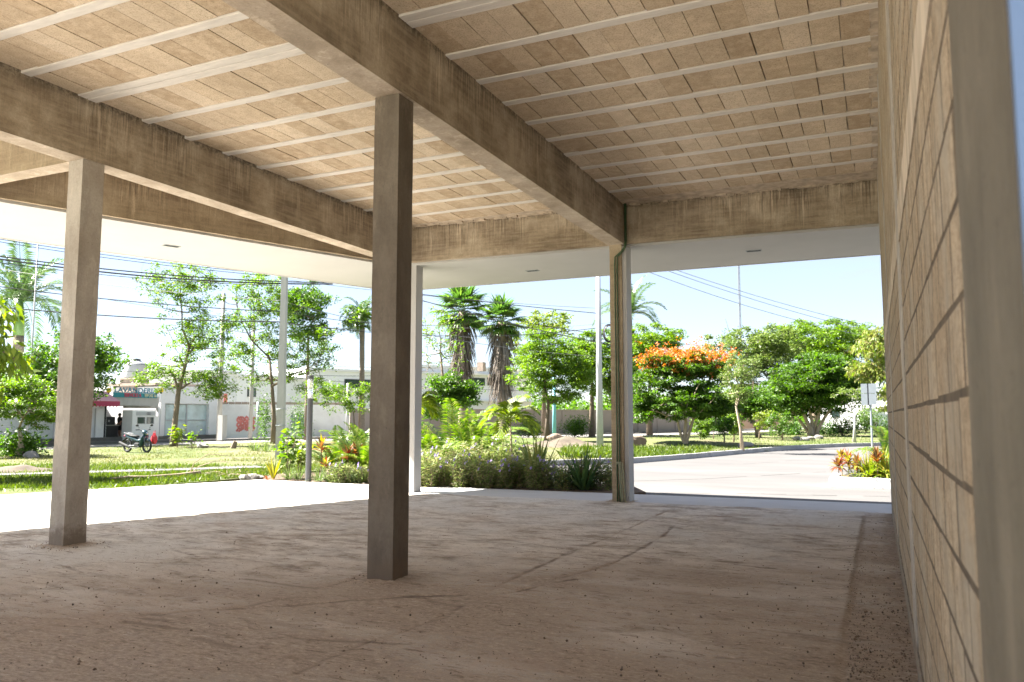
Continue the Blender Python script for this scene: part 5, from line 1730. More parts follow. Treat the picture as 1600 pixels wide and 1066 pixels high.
for (cx, cy, rx, ry, d, lm, lab) in (
    (1316, 668, 26, 17, 68, 'deep', 'dark rounded bush right of the forked park tree'),
    (1290, 672, 20, 12, 72, 'deep', 'low dark bush between the trunks'),
    (1372, 668, 24, 18, 70, 'mid', 'green bush by the wall edge near the road sign'),
    (1352, 655, 20, 20, 84, 'light', 'pale green bush behind the road sign'),
    (1240, 676, 18, 9, 70, 'deep', 'small dark bush left of the forked trunk'),
    (898, 668, 20, 14, 60, 'mid', 'clipped bush against the taupe wall'),
    (826, 670, 14, 10, 60, 'mid', 'small bush at the taupe wall near the young palm'),
    (30, 726, 26, 8, 37, 'mid', 'low dark weeds round the feathery tree foot')):
    c = at(cx, cy, d)
    c[2] = max(c[2], 0.3)
    root = thing('bush', lab, 'bush', (c[0], c[1], -.08), 0, 'bushes')
    m_ = MB()
    k = 26
    tips = rand_in(c, (rx / ppm(d), rx / ppm(d) * .8, ry / ppm(d)), k)
    sel = np.repeat(np.arange(k), 90)
    m_.kites(tips[sel] + rng.normal(size=(k * 90, 3)) * .26, .15, .4)
    m_.build('foliage', L[lm], root)
    s_ = MB()
    for t in tips[:14]:
        s_.tube([(c[0], c[1], -.1), (c + t) / 2, t], .02, 4, cap=False)
    s_.build('stem', M['bark'], root)
# treeline far behind everything, reads as one mass
mb = MB()
px = rng.uniform(-200, 1600, 2600)
dd_ = rng.uniform(125, 190, 2600)
for k in range(2600):
    pass
top = 648 - 26 * fbm(px * .012, px * 0 + 3, 4, 4) - 6
P = np.array([at(a, t + rng.random() * (660 - t), d) for a, t, d in zip(px, top, dd_)])
sel = np.repeat(np.arange(len(P)), 22)
mb.kites(P[sel] + rng.normal(size=(len(sel), 3)) * 1.0, .9, .4)
tag(mb.build('distant_treeline', L['mid']), 'distant line of trees closing the view behind the houses', None, kind='stuff')
# ivy at the old pole / wall
mb = MB()
c = at(467, 660, 57)
mb.kites(c + rng.normal(size=(900, 3)) * [.35, .35, .9], .14, .2)
tag(mb.build('climber', L['mid'], origin=(c[0], c[1], 0)), 'dark climbing plant on the wall right of the concrete pole', None, kind='stuff')
mb = MB()
c = at(413, 655, 50)
mb.kites(c + rng.normal(size=(700, 3)) * [.25, .25, .75], .15, .2)
tag(mb.build('climber', L['mid'], origin=(c[0], c[1], 0)), 'hanging leafy climber left of the concrete pole', None, kind='stuff')

# ------------------------------------------------------------------ bollard lamp
b0 = gnd(481.5, 752)
bl = thing('bollard_lamp', 'charcoal bollard lamp with clear tube head on the apron edge', 'lamp', (b0[0], b0[1], -.015))
db = math.hypot(b0[0], b0[1])
zz = lambda py: at(482, py, db)[2]
zt1, zt2, zt3 = zz(623), zz(592), zz(587)
MB().lathe([(.075, -.015), (.075, 0), (.068, .004), (.068, zt1)], (b0[0], b0[1], 0), 24).build('post', M['blackmetal'], bl, smooth=False)
MB().lathe([(.066, zt1 + .001), (.066, zt2)], (b0[0], b0[1], 0), 24).build('clear_tube', M['clear'], bl, smooth=True)
MB().lathe([(.055, zt1 + .004), (.03, zt1 + .05), (.004, zt1 + .10)], (b0[0], b0[1], 0), 20).build('reflector', M['pole_white'], bl, smooth=True)
MB().lathe([(.07, zt2 + .001), (.072, zt2 + .01), (.072, zt3), (.06, zt3 + .01)], (b0[0], b0[1], 0), 24).build('cap', M['blackmetal'], bl)

# ------------------------------------------------------------------ planting bed
def rosette(name, label, cat, p, n, length, width, mats, el=(0.5, 1.4), droop=1.2, group=None, stem=0, segs=5, fold=.15, part='leaves', spread=0.04):
    root = thing(name, label, cat, tuple(p), 0, group)
    z = p[2] + stem
    if stem:
        MB().tube([p, [p[0] + .01, p[1], p[2] + stem * .5], [p[0], p[1], z]], .012, 5).build('stem', M['bark'], root)
    m_ = MB()
    for i in range(n):
        az = i * 2.39996 + random.uniform(-.3, .3)
        e = el[0] + (el[1] - el[0]) * (i + .5) / n + random.uniform(-.08, .08)
        q = [p[0] + cos(az) * spread * random.random(), p[1] + sin(az) * spread * random.random(), z - stem * .25 * (1 - (i + .5) / n) + .01]
        m_.strap(q, (cos(az) * cos(e), sin(az) * cos(e), sin(e)), length * random.uniform(.75, 1.1), width, droop * random.uniform(.7, 1.3), segs, fold, mi=random.randrange(len(mats)))
    m_.build(part, mats, root)
    return root
GB = 'plants in the front bed'
def bp(px, py, z=-.03):
    return gnd(px, py, z)
rosette('bromeliad', 'yellow upright strap-leaved plant at the left end of the bed', 'plant', bp(427, 749), 12, .52, .07, [L['yel'], L['yel'], L['snake']], (0.9, 1.45), .35, GB)
rosette('bromeliad', 'orange-brown drooping leaf plant left of the yellow one', 'plant', bp(418, 750), 3, .30, .05, [L['redleaf']], (0.3, 1.1), 2.0, GB)
# leafy shrub with heart leaves
def leafy_shrub(label, p, h, r, nst, ls, lm, n=60, group=GB, name='leafy_shrub', asp=.75):
    root = thing(name, label, 'shrub', tuple(p), 0, group)
    st = MB()
    tips = []
    for i in range(nst):
        az = random.uniform(0, 2 * pi)
        e = np.array([p[0] + cos(az) * r * random.uniform(.2, 1), p[1] + sin(az) * r * random.uniform(.2, 1), p[2] + h * random.uniform(.65, 1.0)])
        m_ = (np.array(p) + e) / 2 + np.array([0, 0, .1 * h])
        st.tube([p, m_, e], [.012, .008, .004], 4, cap=False)
        for t in np.linspace(.35, 1, 6):
            tips.append((1 - t) ** 2 * np.array(p) + 2 * t * (1 - t) * m_ + t * t * e)
    st.build('stem', M['bark'], root)
    tips = np.array(tips)
    s_ = rng.integers(0, len(tips), n)
    f = MB()
    f.kites(tips[s_] + rng.normal(size=(n, 3)) * r * .22, ls, .7, aspect=asp)
    f.build('leaves', lm, root)
    return root
leafy_shrub('light green broad-leaved shrub left of the bollard lamp', bp(450, 748), 1.25, .32, 9, .16, L['light'], 150)
leafy_shrub('second broad-leaved shrub touching the bollard lamp', bp(466, 745, -.03), .95, .25, 6, .15, L['lime'], 90)
for (px, py, s_, lab) in ((452, 752, .42, 'grassy strap clump left of the bollard lamp'), (466, 752, .48, 'taller grassy strap clump just left of the bollard lamp'), (498, 755, .45, 'arching grassy clump just right of the bollard lamp'),
                          (514, 756, .5, 'wide arching grassy clump second from the bollard lamp'), (530, 757, .42, 'arching grassy clump third right of the bollard lamp'), (548, 757, .4, 'grassy clump below the red cordyline'), (566, 757, .42, 'grassy clump by the central column edge')):
    rosette('grass_clump', lab, 'plant', bp(px, py - 2), 60, s_, .016, [L['strap']], (0.5, 1.45), 1.6, GB, segs=4, spread=.1)
rosette('cordyline', 'cordyline with upright orange spear right of the bollard lamp', 'plant', bp(501, 744), 18, .40, .085, [L['redleaf'], L['yel']], (0.1, 1.45), .9, GB, stem=.78)
rosette('cordyline', 'full red orange cordyline in the middle of the left bed', 'plant', bp(543, 742), 26, .36, .09, [L['redleaf']], (0.0, 1.4), .9, GB, stem=.52)
rosette('cordyline', 'smaller coral cordyline right of the full one', 'plant', bp(556, 742), 20, .34, .08, [L['redleaf']], (0.1, 1.4), .9, GB, stem=.62)
rosette('cordyline', 'low orange cordyline beneath the upright one', 'plant', bp(508, 750), 14, .26, .07, [L['redleaf'], L['yel']], (0.1, 1.4), .9, GB, stem=.36)
def areca(label, p, n, h, lm, spread=.25, ll=.34, group=GB, el=(.75, 1.45), nseg=32):
    root = thing('areca_palm', label, 'palm', tuple(p), 0, group)
    for i in range(n):
        f = MB()
        az = i * 2.39996 + random.uniform(-.3, .3)
        e = random.uniform(*el)
        q = [p[0] + cos(az) * spread * random.random(), p[1] + sin(az) * spread * random.random(), p[2]]
        frond(f, q, (cos(az) * cos(e), sin(az) * cos(e), sin(e)), h * random.uniform(.8, 1.25), 1.75, ll, .05, nseg, .012, v=.35)
        f.build('frond', [lm, L['yel']], root)
    return root
areca('yellow green areca clump left of the central column', bp(530, 738), 16, 1.15, L['areca'], .3)
areca('bright areca clump hugging the central column', bp(574, 742), 18, 1.25, L['areca'], .3)
areca('pale arching areca behind the red cordylines', bp(552, 730), 12, 1.35, L['areca'], .25)
areca('big areca palm clump right of the central column', bp(704, 737), 34, 2.05, L['areca'], .5, .46)
areca('second areca clump overlapping the big one', bp(745, 738), 24, 1.65, L['areca'], .4, .42)
areca('low areca fronds at the left of the clump', bp(672, 742), 14, 1.15, L['areca'], .25)
areca('low areca fronds right of the clump', bp(768, 742), 12, 1.0, L['areca'], .2)
def young_palm(label, base, top, lm, n=11, fl=.75):
    root = thing('young_palm', label, 'palm', tuple(base), 0, GB)
    base, top = np.array(base), np.array(top)
    MB().tube([base, base + (top - base) * .5 + [.02, 0, 0], top], [.03, .022, .016], 6).build('trunk', M['bark_pale'], root)
    for i in range(n):
        f = MB()
        az = i * 2.39996
        e = .1 + 1.2 * (i + .5) / n
        d = np.array([cos(az) * cos(e), sin(az) * cos(e), sin(e)])
        frond(f, top, d, fl * random.uniform(.85, 1.1), 2.0, .36, .11, 12, .010, v=.2)
        f.build('frond', [lm, L['lime']], root)
dpl = math.hypot(*bp(798, 752)[:2])
def bt(px, py, d):
    return at(px, py, d)
young_palm('young lime-green palm with thin stem standing over the shrubs', bt(799, 740, dpl) * [1, 1, 0], bt(797, 656, dpl), L['lime'], 12, .85)
young_palm('slim young palm at the white corner column', bt(650, 735, 17.5) * [1, 1, 0], bt(656, 634, 17.5), L['lime'], 9, .5)
# upright sword-leaved plant
rosette('sword_plant', 'tall upright sword-leaved plant among the violet flowers', 'plant', bp(838, 760), 24, 1.15, .10, [L['snake']], (1.05, 1.45), .35, GB, segs=5, spread=.12)
rosette('sword_plant', 'dark arching strap plant near the far column', 'plant', bp(912, 766), 54, .95, .055, [L['darkstrap']], (0.6, 1.45), .8, GB, spread=.12)
rosette('sword_plant', 'smaller dark strap plant left of the big dark one', 'plant', bp(884, 765), 26, .62, .04, [L['darkstrap']], (0.6, 1.45), .8, GB, spread=.1)
# narrow-leaved flowering shrubs
def ruellia(label, p, h, r, nst, lm, nfl=5, seed=0):
    root = thing('flowering_shrub', label, 'shrub', tuple(p), 0, 'violet-flowered shrubs in the front bed')
    st = MB()
    P_, D_ = [], []
    fl_ = []
    for i in range(nst):
        az = random.uniform(0, 2 * pi)
        q0 = np.array([p[0] + random.uniform(-r, r) * .7, p[1] + random.uniform(-r, r) * .6, p[2]])
        ln = h * random.uniform(.55, 1.1)
        e = q0 + np.array([cos(az) * ln * .35, sin(az) * ln * .35, ln])
        m_ = (q0 + e) / 2 + rng.normal(size=3) * .04
        st.tube([q0, m_, e], [.005, .004, .002], 3, cap=False)
        k = int(ln / .05)
        for j in range(k):
            t = (j + .5) / k
            c_ = (1 - t) ** 2 * q0 + 2 * t * (1 - t) * m_ + t * t * e
            for s2 in range(3):
                a2 = random.uniform(0, 2 * pi)
                P_.append(c_)
                D_.append((cos(a2), sin(a2), .45))
        if random.random() < nfl / nst:
            fl_.append(e)
    st.build('stem', M['bark'], root)
    f = MB()
    f.kites(np.array(P_), .115, .35, aspect=.17, dirs=np.array(D_))
    f.build('leaves', lm, root)
    for e in fl_:
        g = MB()
        for j in range(5):
            a2 = j * 2 * pi / 5 + random.random()
            tilt = np.array([-.35, -.6, .25])
            tilt /= np.linalg.norm(tilt)
            u_ = np.cross(tilt, [0, 0, 1.])
            u_ /= np.linalg.norm(u_)
            w_ = np.cross(tilt, u_)
            dd2 = u_ * cos(a2) + w_ * sin(a2)
            s2 = np.cross(dd2, tilt)
            c_ = e + tilt * .02
            g.add([c_, c_ + dd2 * .022 - s2 * .018, c_ + dd2 * .044, c_ + dd2 * .022 + s2 * .018], [(0, 1, 2, 3)])
        g.build('flower', L['purple'], root)
positions = []
for k, px in enumerate(range(520, 960, 15)):
    if 575 < px < 645:
        continue
    positions.append((px + random.uniform(-4, 4), (756.5 if px < 640 else 762 + (px - 640) * .016) - 1.5 + random.uniform(-2, 1)))
names_ = ['beside the bollard lamp', 'under the red cordyline', 'by the central column', 'next to the white corner column']
def side_of(px):
    if px < 548: return 'below the cordylines'
    if px < 580: return 'against the central column'
    if px < 690: return 'next to the white corner column'
    if px < 760: return 'in front of the big areca'
    if px < 800: return 'left of the young palm stem'
    if px < 850: return 'in front of the sword-leaved plant'
    return 'near the far column'
cnt_ = {}
OR = ['first', 'second', 'third', 'fourth', 'fifth', 'sixth', 'seventh', 'eighth']
for k, (px, py) in enumerate(positions):
    sd2 = side_of(px)
    cnt_[sd2] = cnt_.get(sd2, 0) + 1
    hh = .62 if px < 860 else .55
    if px < 580: hh = .40
    ruellia('violet-flowered narrow-leaved shrub ' + sd2 + ', ' + OR[cnt_[sd2] - 1] + ' from left, front row', bp(px, py), hh * random.uniform(.85, 1.2), .17, 34 if px < 860 else 26, L['ruellia'], 4)
for k, px in enumerate((660, 690, 720, 752, 785, 815)):
    ruellia('taller violet-flowered shrub in the back row, ' + OR[k] + ' from left', bp(px, 752), .95 - .08 * abs(k - 3), .2, 44, L['ruellia'], 6)
mb = MB()
for (px, py) in ((652, 756), (738, 760), (744, 760)):
    p = bp(px, py)
    mb.kites(p + rng.normal(size=(26, 3)) * [.07, .05, .03] + [0, 0, .05], .05, .6, aspect=.8)
tag(mb.build('fallen_petals', L['redpet']), 'red petals and leaves at the front edge of the bed', None, kind='stuff')
mb = MB()
n = 2600
px = rng.uniform(400, 960, n)
py = rng.uniform(736, 764, n)
pts = np.array([bp(a, b_) for a, b_ in zip(px, py)])
ok = inpoly(pts[:, 0], pts[:, 1], bed)
mb.kites(pts[ok] + [0, 0, .02], .05, 1.2, aspect=.5)
tag(mb.build('leaf_litter', L['dead']), 'dry leaf litter over the bed', None, kind='stuff')
# agave-like clumps by the street
for (px, py, lab) in ((398, 705, 'grey green spiky clump left of the concrete pole foot'), (417, 706, 'second grey green spiky clump at the concrete pole foot')):
    rosette('spiky_clump', lab, 'plant', bp(px, py, -.08), 55, .62, .03, [L['strap'], L['olive']], (0.35, 1.4), .9, 'spiky clumps on the verge', spread=.2)
leafy_shrub('leafy suckers round the foot of the tall sparse tree', bp(277, 700, -.08), 1.2, .5, 7, .2, L['lime'], 110, GT)
leafy_shrub('thin weedy sprig right of the tall sparse tree foot', bp(300, 702, -.08), 1.1, .7, 5, .16, L['light'], 40, GT)

# ------------------------------------------------------------------ right planter
pk = [P2(1296, 758, -.15), P2(1400, 760.5, -.15)]
pt0, pt1 = gnd(1296, 742, 0.03), gnd(1400, 744, 0.03)
planter = thing('planter', 'low white planter kerb in front of the road at right', 'planter', (pk[0][0], pk[0][1], -.15))
x0p, x1p = pk[0][0], 2.6
yA = pk[0][1]
# a low kerb box, bevelled
o = MB().box(x0p, x1p, yA, yA + .22, -.22, .035).box(x0p, x0p + .2, yA + .22, yA + 1.5, -.16, .035).build('kerb_edge', M['white2'], planter)
bevel(o, .03)
MB().box(x0p + .2, x1p, yA + .22, yA + 1.5, -.16, .0).build('soil', M['soil'], planter)
def pp_(px, d=.7):
    r = ray(px, 740)
    k = (yA + d) / r[1]
    return np.array([r[0] * k, r[1] * k, 0.0])
G2 = 'plants in the white planter'
for (px, st, n_, ln, lab, d) in ((1310, .30, 16, .28, 'leftmost coppery cordyline in the white planter', .5), (1326, .42, 18, .28, 'taller dark red cordyline in the white planter', .8), (1340, .34, 16, .26, 'third red cordyline in the white planter', .6), (1316, .5, 12, .22, 'back coppery cordyline in the white planter', 1.2)):
    rosette('cordyline', lab, 'plant', pp_(px, d), n_ + 16, ln * 1.05, .075, [L['redleaf'], L['redleaf'], L['yel']], (-0.35, 1.45), 1.1, G2, stem=st)
for (px, n_, ln, lab, d, mm) in ((1356, 80, .70, 'yellow green arching strap plant in the white planter', .6, ['yel', 'lime']), (1378, 95, .86, 'largest yellow green strap plant by the wall edge', .8, ['yel', 'lime', 'areca']), (1392, 70, .80, 'yellow strap plant half hidden by the block wall', .5, ['yel', 'lime'])):
    rosette('strap_plant', lab, 'plant', pp_(px, d), n_, ln, .045, [L[x_] for x_ in mm], (0.35, 1.45), 1.5, G2, spread=.12)
rosette('cordyline', 'coral red cordyline inside the yellow strap plants', 'plant', pp_(1371, .45), 26, .34, .07, [L['redleaf']], (0.3, 1.45), .6, G2, stem=.5)
rosette('grass_clump', 'low fine grass clump at the planter centre', 'plant', pp_(1335, .45), 60, .30, .014, [L['strap']], (0.3, 1.4), 1.2, G2, segs=4, spread=.15)
areca('pale young palm behind the planter by the wall', pp_(1392, 8.0) * [1, 1, 0], 9, 1.3, L['areca'], .1, .35, G2)

# road sign seen from behind
ds = 40.0
s0 = at(1361, 650, ds)
rs = thing('road_sign', 'two grey sign panels seen from behind on one post', 'road sign', (s0[0], s0[1], -.15))
MB().tube([(s0[0], s0[1], -.15), (s0[0], s0[1], at(1361, 600, ds)[2])], .045, 10).build('post', M['steel'], rs)
for (a, b_, off) in ((1345.5, 1355.5, 0.0), (1357.5, 1369.5, .12)):
    for (c_, d_) in ((600, 614.6), (615.2, 633)):
        p_, q_ = at(a, 620, ds - .08 - off), at(b_, 620, ds - .08 - off)
        MB().obox(p_, q_, .02, at(a, d_, ds)[2], at(a, c_, ds)[2]).build('panel', M['steel'], rs)
MB().obox(at(1354.5, 620, ds - .05), at(1358.5, 620, ds - .05), .06, at(1355, 633, ds)[2], at(1355, 600, ds)[2]).build('spine', M['blackmetal'], rs)

# ------------------------------------------------------------------ rocks, earth mound, branches
def rock(label, c, r, mat, seed, sq=(1, 1, .7), group='rocks', name='rock'):
    rg = np.random.default_rng(seed)
    mb_ = MB()
    V, F = [], []
    n1, n2 = 9, 12
    for i in range(n1 + 1):
        for j in range(n2):
            a, b_ = pi * i / n1, 2 * pi * j / n2
            d = np.array([sin(a) * cos(b_), sin(a) * sin(b_), cos(a)])
            V.append(d)
    V = np.array(V)
    pl = rg.normal(size=(11, 3))
    pl /= np.linalg.norm(pl, axis=1)[:, None]
    hgt = rg.uniform(.62, .95, 11)
    k = np.ones(len(V))
    for p_, h_ in zip(pl, hgt):
        dt = V @ p_
        k = np.where(dt > .05, np.minimum(k, h_ / np.maximum(dt, .05)), k)
    V = V * k[:, None] * np.array(sq) * r + np.array(c)
    for i in range(n1):
        for j in range(n2):
            j2 = (j + 1) % n2
            F.append((i * n2 + j, (i + 1) * n2 + j, (i + 1) * n2 + j2, i * n2 + j2))
    mb_.add(V, F)
    return tag(mb_.build(name, mat, origin=tuple(c)), label, 'rock', group)
c = gnd(990, 697, -.05); c[2] = .12
rock('big brown boulder at the kerb right of the far column', c, .62, M['rock_brown'], 3, (1.25, 1, .65))
for (px, py, r, lab, sd2) in ((1245, 688, .30, 'leftmost of the pale rocks in the park grass', 5), (1256, 689, .30, 'second of the pale rocks in the park grass', 6), (1266, 687, .26, 'third of the pale rocks in the park grass', 7), (1278, 686, .34, 'rightmost flat pale rock in the park grass', 8),
                          (1166, 699, .35, 'grey rock beside the leaning pale stem', 9), (48, 716, .32, 'grey stone at the feathery tree foot', 10), (316, 700, .3, 'flat stone at the street edge right of the sparse tree', 11), (383, 750, .16, 'pale stone at the left tip of the bed', 12), (396, 749, .17, 'second pale stone at the left tip of the bed', 13), (405, 748, .13, 'third small pale stone at the left tip of the bed', 14)):
    c = gnd(px, py, -.07)
    c[2] = -.07 + r * .25
    rock(lab, c, r, M['rock'], sd2, (1.2, 1, .6))
# mound
def mound(label, px, py, rx, h, mat, seed, name='earth_mound'):
    c = gnd(px, py, -.07)
    k = 28
    g = np.linspace(-1.3, 1.3, k)
    X, Y = np.meshgrid(g, g)
    Rr = np.sqrt(X ** 2 + Y ** 2) + (fbm(X * 2 + seed, Y * 2, seed) - .5) * .5
    Z = h * np.clip(1 - Rr, 0, 1) ** .8 * (.6 + .8 * fbm(X * 4 + seed, Y * 4, seed + 3)) - .05
    V = np.stack([c[0] + X * rx, c[1] + Y * rx, c[2] + Z], -1).reshape(-1, 3)
    F = [(j * k + i, j * k + i + 1, (j + 1) * k + i + 1, (j + 1) * k + i) for j in range(k - 1) for i in range(k - 1)]
    mb_ = MB()
    mb_.add(V, F)
    return struct(mb_.build(name, mat, smooth=True), label)
mound('bare earth mound before the concrete pole', 885, 697, 2.4, .5, M['earth'], 2)
mound('grassy mound behind the flame tree', 1066, 694, 4.0, .4, M['lawn'], 5)
rock('pale slab of rubble on top of the earth mound', gnd(868, 692, 0) * [1, 1, 0] + [0, 0, .30], .38, M['rock_brown'], 21, (1.5, 1, .6))
rock('smaller rubble lump right of the earth mound', gnd(906, 700, 0) * [1, 1, 0] + [0, 0, .04], .28, M['rock_brown'], 22, (1.4, 1, .5))
mound('low heap of rubble by the path at far left', 30, 738, 1.0, .25, M['earth'], 8)
br = thing('fallen_branch', 'long fallen branch lying across the grass by the apron', 'branch', tuple(gnd(240, 746, -.05)))
mb = MB()
pts = [gnd(px, py, -.07) + [0, 0, .05 + random.uniform(0, .03)] for px, py in ((172, 753), (200, 750), (225, 749), (250, 748), (280, 745.5), (312, 743))]
mb.tube(pts, [.02, .035, .03, .04, .045, .05], 7)
mb.build('limb', M['wood'], br, smooth=True)
mb = MB()
g0 = gnd(294, 744, -.07)
mb.tube([g0, g0 + [.1, .1, .35], g0 + [.5, .2, .58], g0 + [1.0, .4, .52], g0 + [1.3, .5, .42]], [.016, .013, .010, .007, .004], 5, cap=False)
mb.tube([g0, g0 + [.25, .1, .25], g0 + [.7, .25, .40], g0 + [1.25, .45, .34], g0 + [1.5, .5, .25]], [.014, .012, .009, .006, .004], 5, cap=False)
mb.build('twig', M['wood'], br)
mb = MB()
for k in range(26):
    c = gnd(random.uniform(330, 385), random.uniform(741, 747), -.07)
    a = random.uniform(0, 6.28)
    mb.tube([c, c + [cos(a) * .25, sin(a) * .25, random.uniform(.02, .12)], c + [cos(a) * .5, sin(a) * .45, .05]], [.008, .007, .004], 4)
tag(mb.build('brushwood', M['wood']), 'scattered dry twigs left of the bed', None, kind='stuff')
st_ = gnd(364, 701, -.07)
tag(MB().tube([st_, st_ + [.1, .05, .35]], [.14, .10], 8).build('tree_stump', M['bark'], origin=tuple(st_)), 'small broken stump on the verge before the graffiti wall', 'stump')

# ------------------------------------------------------------------ motorcycle (local: +x forward)
mc0 = gnd(214, 707.5, -.07)
mdir = math.atan2(_rt[1], _rt[0]) - R(28)
mo = thing('motorcycle', 'teal and black step-through motorcycle parked on the grass', 'motorcycle', (mc0[0], mc0[1], -.065), mdir)
def torus(c, Rm, rm, n=28, m_=8, flat=1.0):
    V, F = [], []
    for i in range(n):
        a = 2 * pi * i / n
        for j in range(m_):
            b_ = 2 * pi * j / m_
            V.append((c[0] + (Rm + rm * cos(b_)) * cos(a), c[1] + rm * sin(b_) * flat, c[2] + (Rm + rm * cos(b_)) * sin(a)))
    for i in range(n):
        for j in range(m_):
            F.append((i * m_ + j, ((i + 1) % n) * m_ + j, ((i + 1) % n) * m_ + (j + 1) % m_, i * m_ + (j + 1) % m_))
    return V, F
for wx_ in (.62, -.62):
    wh = MB()
    V, F = torus((wx_, 0, .28), .245, .042)
    wh.add(V, F)
    who = wh.build('wheel', M['tyre'], mo, local=True, smooth=True)
    rim = MB()
    V, F = torus((wx_, 0, .28), .195, .012)
    rim.add(V, F)
    for k in range(5):
        a = 2 * pi * k / 5
        rim.tube([(wx_ + .03 * cos(a), 0, .28 + .03 * sin(a)), (wx_ + .19 * cos(a + .15), 0, .28 + .19 * sin(a + .15))], .014, 5)
    rim.tube([(wx_, -.06, .28), (wx_, .06, .28)], .035, 10)
    rim.build('rim', M['moto_silver'], who, local=True)
mb = MB()
for s_ in (-1, 1):
    mb.tube([(.62, s_ * .075, .28), (.50, s_ * .075, .66)], .02, 8)
mb.tube([(.50, 0, .62), (.43, 0, .88)], .028, 8)
mb.build('fork', M['moto_silver'], mo, local=True)
def loft(rings, n=12):
    mb_ = MB()
    V, F = [], []
    for (x, z, wy, hz_) in rings:
        for k in range(n):
            a = 2 * pi * k / n
            V.append((x, wy * cos(a), z + hz_ * sin(a)))
    for i in range(len(rings) - 1):
        for k in range(n):
            F.append((i * n + k, i * n + (k + 1) % n, (i + 1) * n + (k + 1) % n, (i + 1) * n + k))
    F += [tuple(range(n - 1, -1, -1)), tuple((len(rings) - 1) * n + k for k in range(n))]
    mb_.add(V, F)
    return mb_
loft([(.86, .47, .03, .01), (.78, .53, .055, .03), (.62, .575, .06, .03), (.47, .53, .055, .03), (.38, .44, .03, .02)]).build('front_mudguard', M['moto_teal'], mo, local=True, smooth=True)
loft([(.60, .80, .03, .03), (.55, .82, .10, .09), (.46, .86, .13, .10), (.38, .92, .09, .05)]).build('headlight_cowl', M['moto_teal'], mo, local=True, smooth=True)
loft([(.615, .80, .02, .02), (.585, .81, .065, .055), (.56, .815, .07, .06)]).build('headlight', M['clear'], mo, local=True, smooth=True)
loft([(.50, .70, .17, .10), (.42, .58, .18, .16), (.34, .44, .16, .14), (.28, .32, .10, .06)]).build('leg_shield', M['moto_teal'], mo, local=True, smooth=True)
loft([(.42, .66, .07, .06), (.25, .52, .08, .07), (.08, .50, .09, .08), (-.08, .56, .11, .09), (-.3, .62, .12, .09), (-.6, .68, .09, .07), (-.8, .74, .03, .03)]).build('body_fairing', M['moto_teal'], mo, local=True, smooth=True)
loft([(.06, .66, .07, .03), (-.05, .70, .12, .05), (-.3, .71, .13, .05), (-.45, .75, .13, .05), (-.7, .78, .10, .04), (-.76, .78, .05, .02)]).build('seat', M['moto_black'], mo, local=True, smooth=True)
bevel(MB().box(-.08, .22, -.11, .11, .22, .42).build('engine', M['moto_black'], mo, local=True), .04, 2)
MB().tube([(.15, 0, .34), (.30, 0, .32)], .07, 10).build('cylinder_head', M['moto_silver'], mo, local=True)
MB().tube([(.25, -.10, .28), (.1, -.14, .18), (-.3, -.15, .22)], .018, 8).build('exhaust_pipe', M['moto_silver'], mo, local=True)
MB().tube([(-.28, -.16, .22), (-.42, -.17, .27), (-.92, -.18, .42)], [.035, .055, .06], 10).build('muffler', M['moto_black'], mo, local=True)
mb = MB()
mb.tube([(-.08, -.09, .30), (-.62, -.09, .28)], .02, 6)
mb.tube([(-.08, .09, .30), (-.62, .09, .28)], .02, 6)
mb.tube([(-.50, .10, .32), (-.42, .10, .62)], .022, 6)
mb.tube([(-.50, -.10, .32), (-.42, -.10, .62)], .022, 6)
mb.build('swingarm', M['moto_silver'], mo, local=True)
loft([(-.72, .60, .05, .02), (-.86, .52, .06, .02), (-.98, .42, .05, .01)]).build('rear_mudguard', M['moto_black'], mo, local=True, smooth=True)
loft([(-.76, .70, .07, .04), (-.83, .71, .06, .03), (-.85, .71, .02, .01)]).build('tail_light', M['redletter'], mo, local=True, smooth=True)
mb = MB().tube([(.34, -.34, .97), (.40, -.25, .98), (.43, -.08, .92), (.43, .08, .92), (.40, .25, .98), (.34, .34, .97)], .013, 7)
mb.build('handlebar', M['moto_black'], mo, local=True)
for s_ in (-1, 1):
    MB().tube([(.33, s_ * .36, .97), (.39, s_ * .27, .98)], .02, 8).build('grip', M['moto_black'], mo, local=True)
    mr = MB().tube([(.40, s_ * .24, .98), (.42, s_ * .28, 1.10), (.42, s_ * .33, 1.14)], .007, 5).build('mirror', M['moto_black'], mo, local=True)
    loft([(.40, 1.16, .02, .01), (.405, 1.16, .075, .045), (.425, 1.16, .07, .04)]).build('mirror_shell', M['moto_black'], mr, local=True, smooth=True)
    mr.children[0].location = (0, s_ * .35, 0)
mb = MB().tube([(.02, .10, .24), (-.04, .26, .02)], .012, 6)
mb.build('side_stand', M['moto_black'], mo, local=True)
MB().tube([(.05, -.22, .24), (.05, .22, .24)], .015, 6).build('foot_peg', M['moto_black'], mo, local=True)
mb = MB().tube([(-.40, -.10, .80), (-.78, -.10, .84), (-.84, 0, .85), (-.78, .10, .84), (-.40, .10, .80)], .012, 6)
mb.build('grab_rail', M['moto_silver'], mo, local=True)
def mloc(x, y, z):
    return np.array([mc0[0] + x * cos(mdir) - y * sin(mdir), mc0[1] + x * sin(mdir) + y * cos(mdir), -.065 + z])
bgp = mloc(.62, .34, .36)
bg_ = thing('red_bag', 'red bag hanging from the motorcycle handlebar', 'bag', tuple(bgp), mdir)
loft([(-.09, .02, .02, .02), (-.085, .20, .10, .18), (.0, .24, .13, .24), (.085, .20, .10, .18), (.09, .02, .02, .02)]).build('pouch', M['redbag'], bg_, local=True)
MB().tube([(-.07, 0, .40), (-.06, 0, .50), (-.02, .05, .575), (.05, 0, .50), (.07, 0, .40)], .010, 5).build('strap', M['redbag'], bg_, local=True)

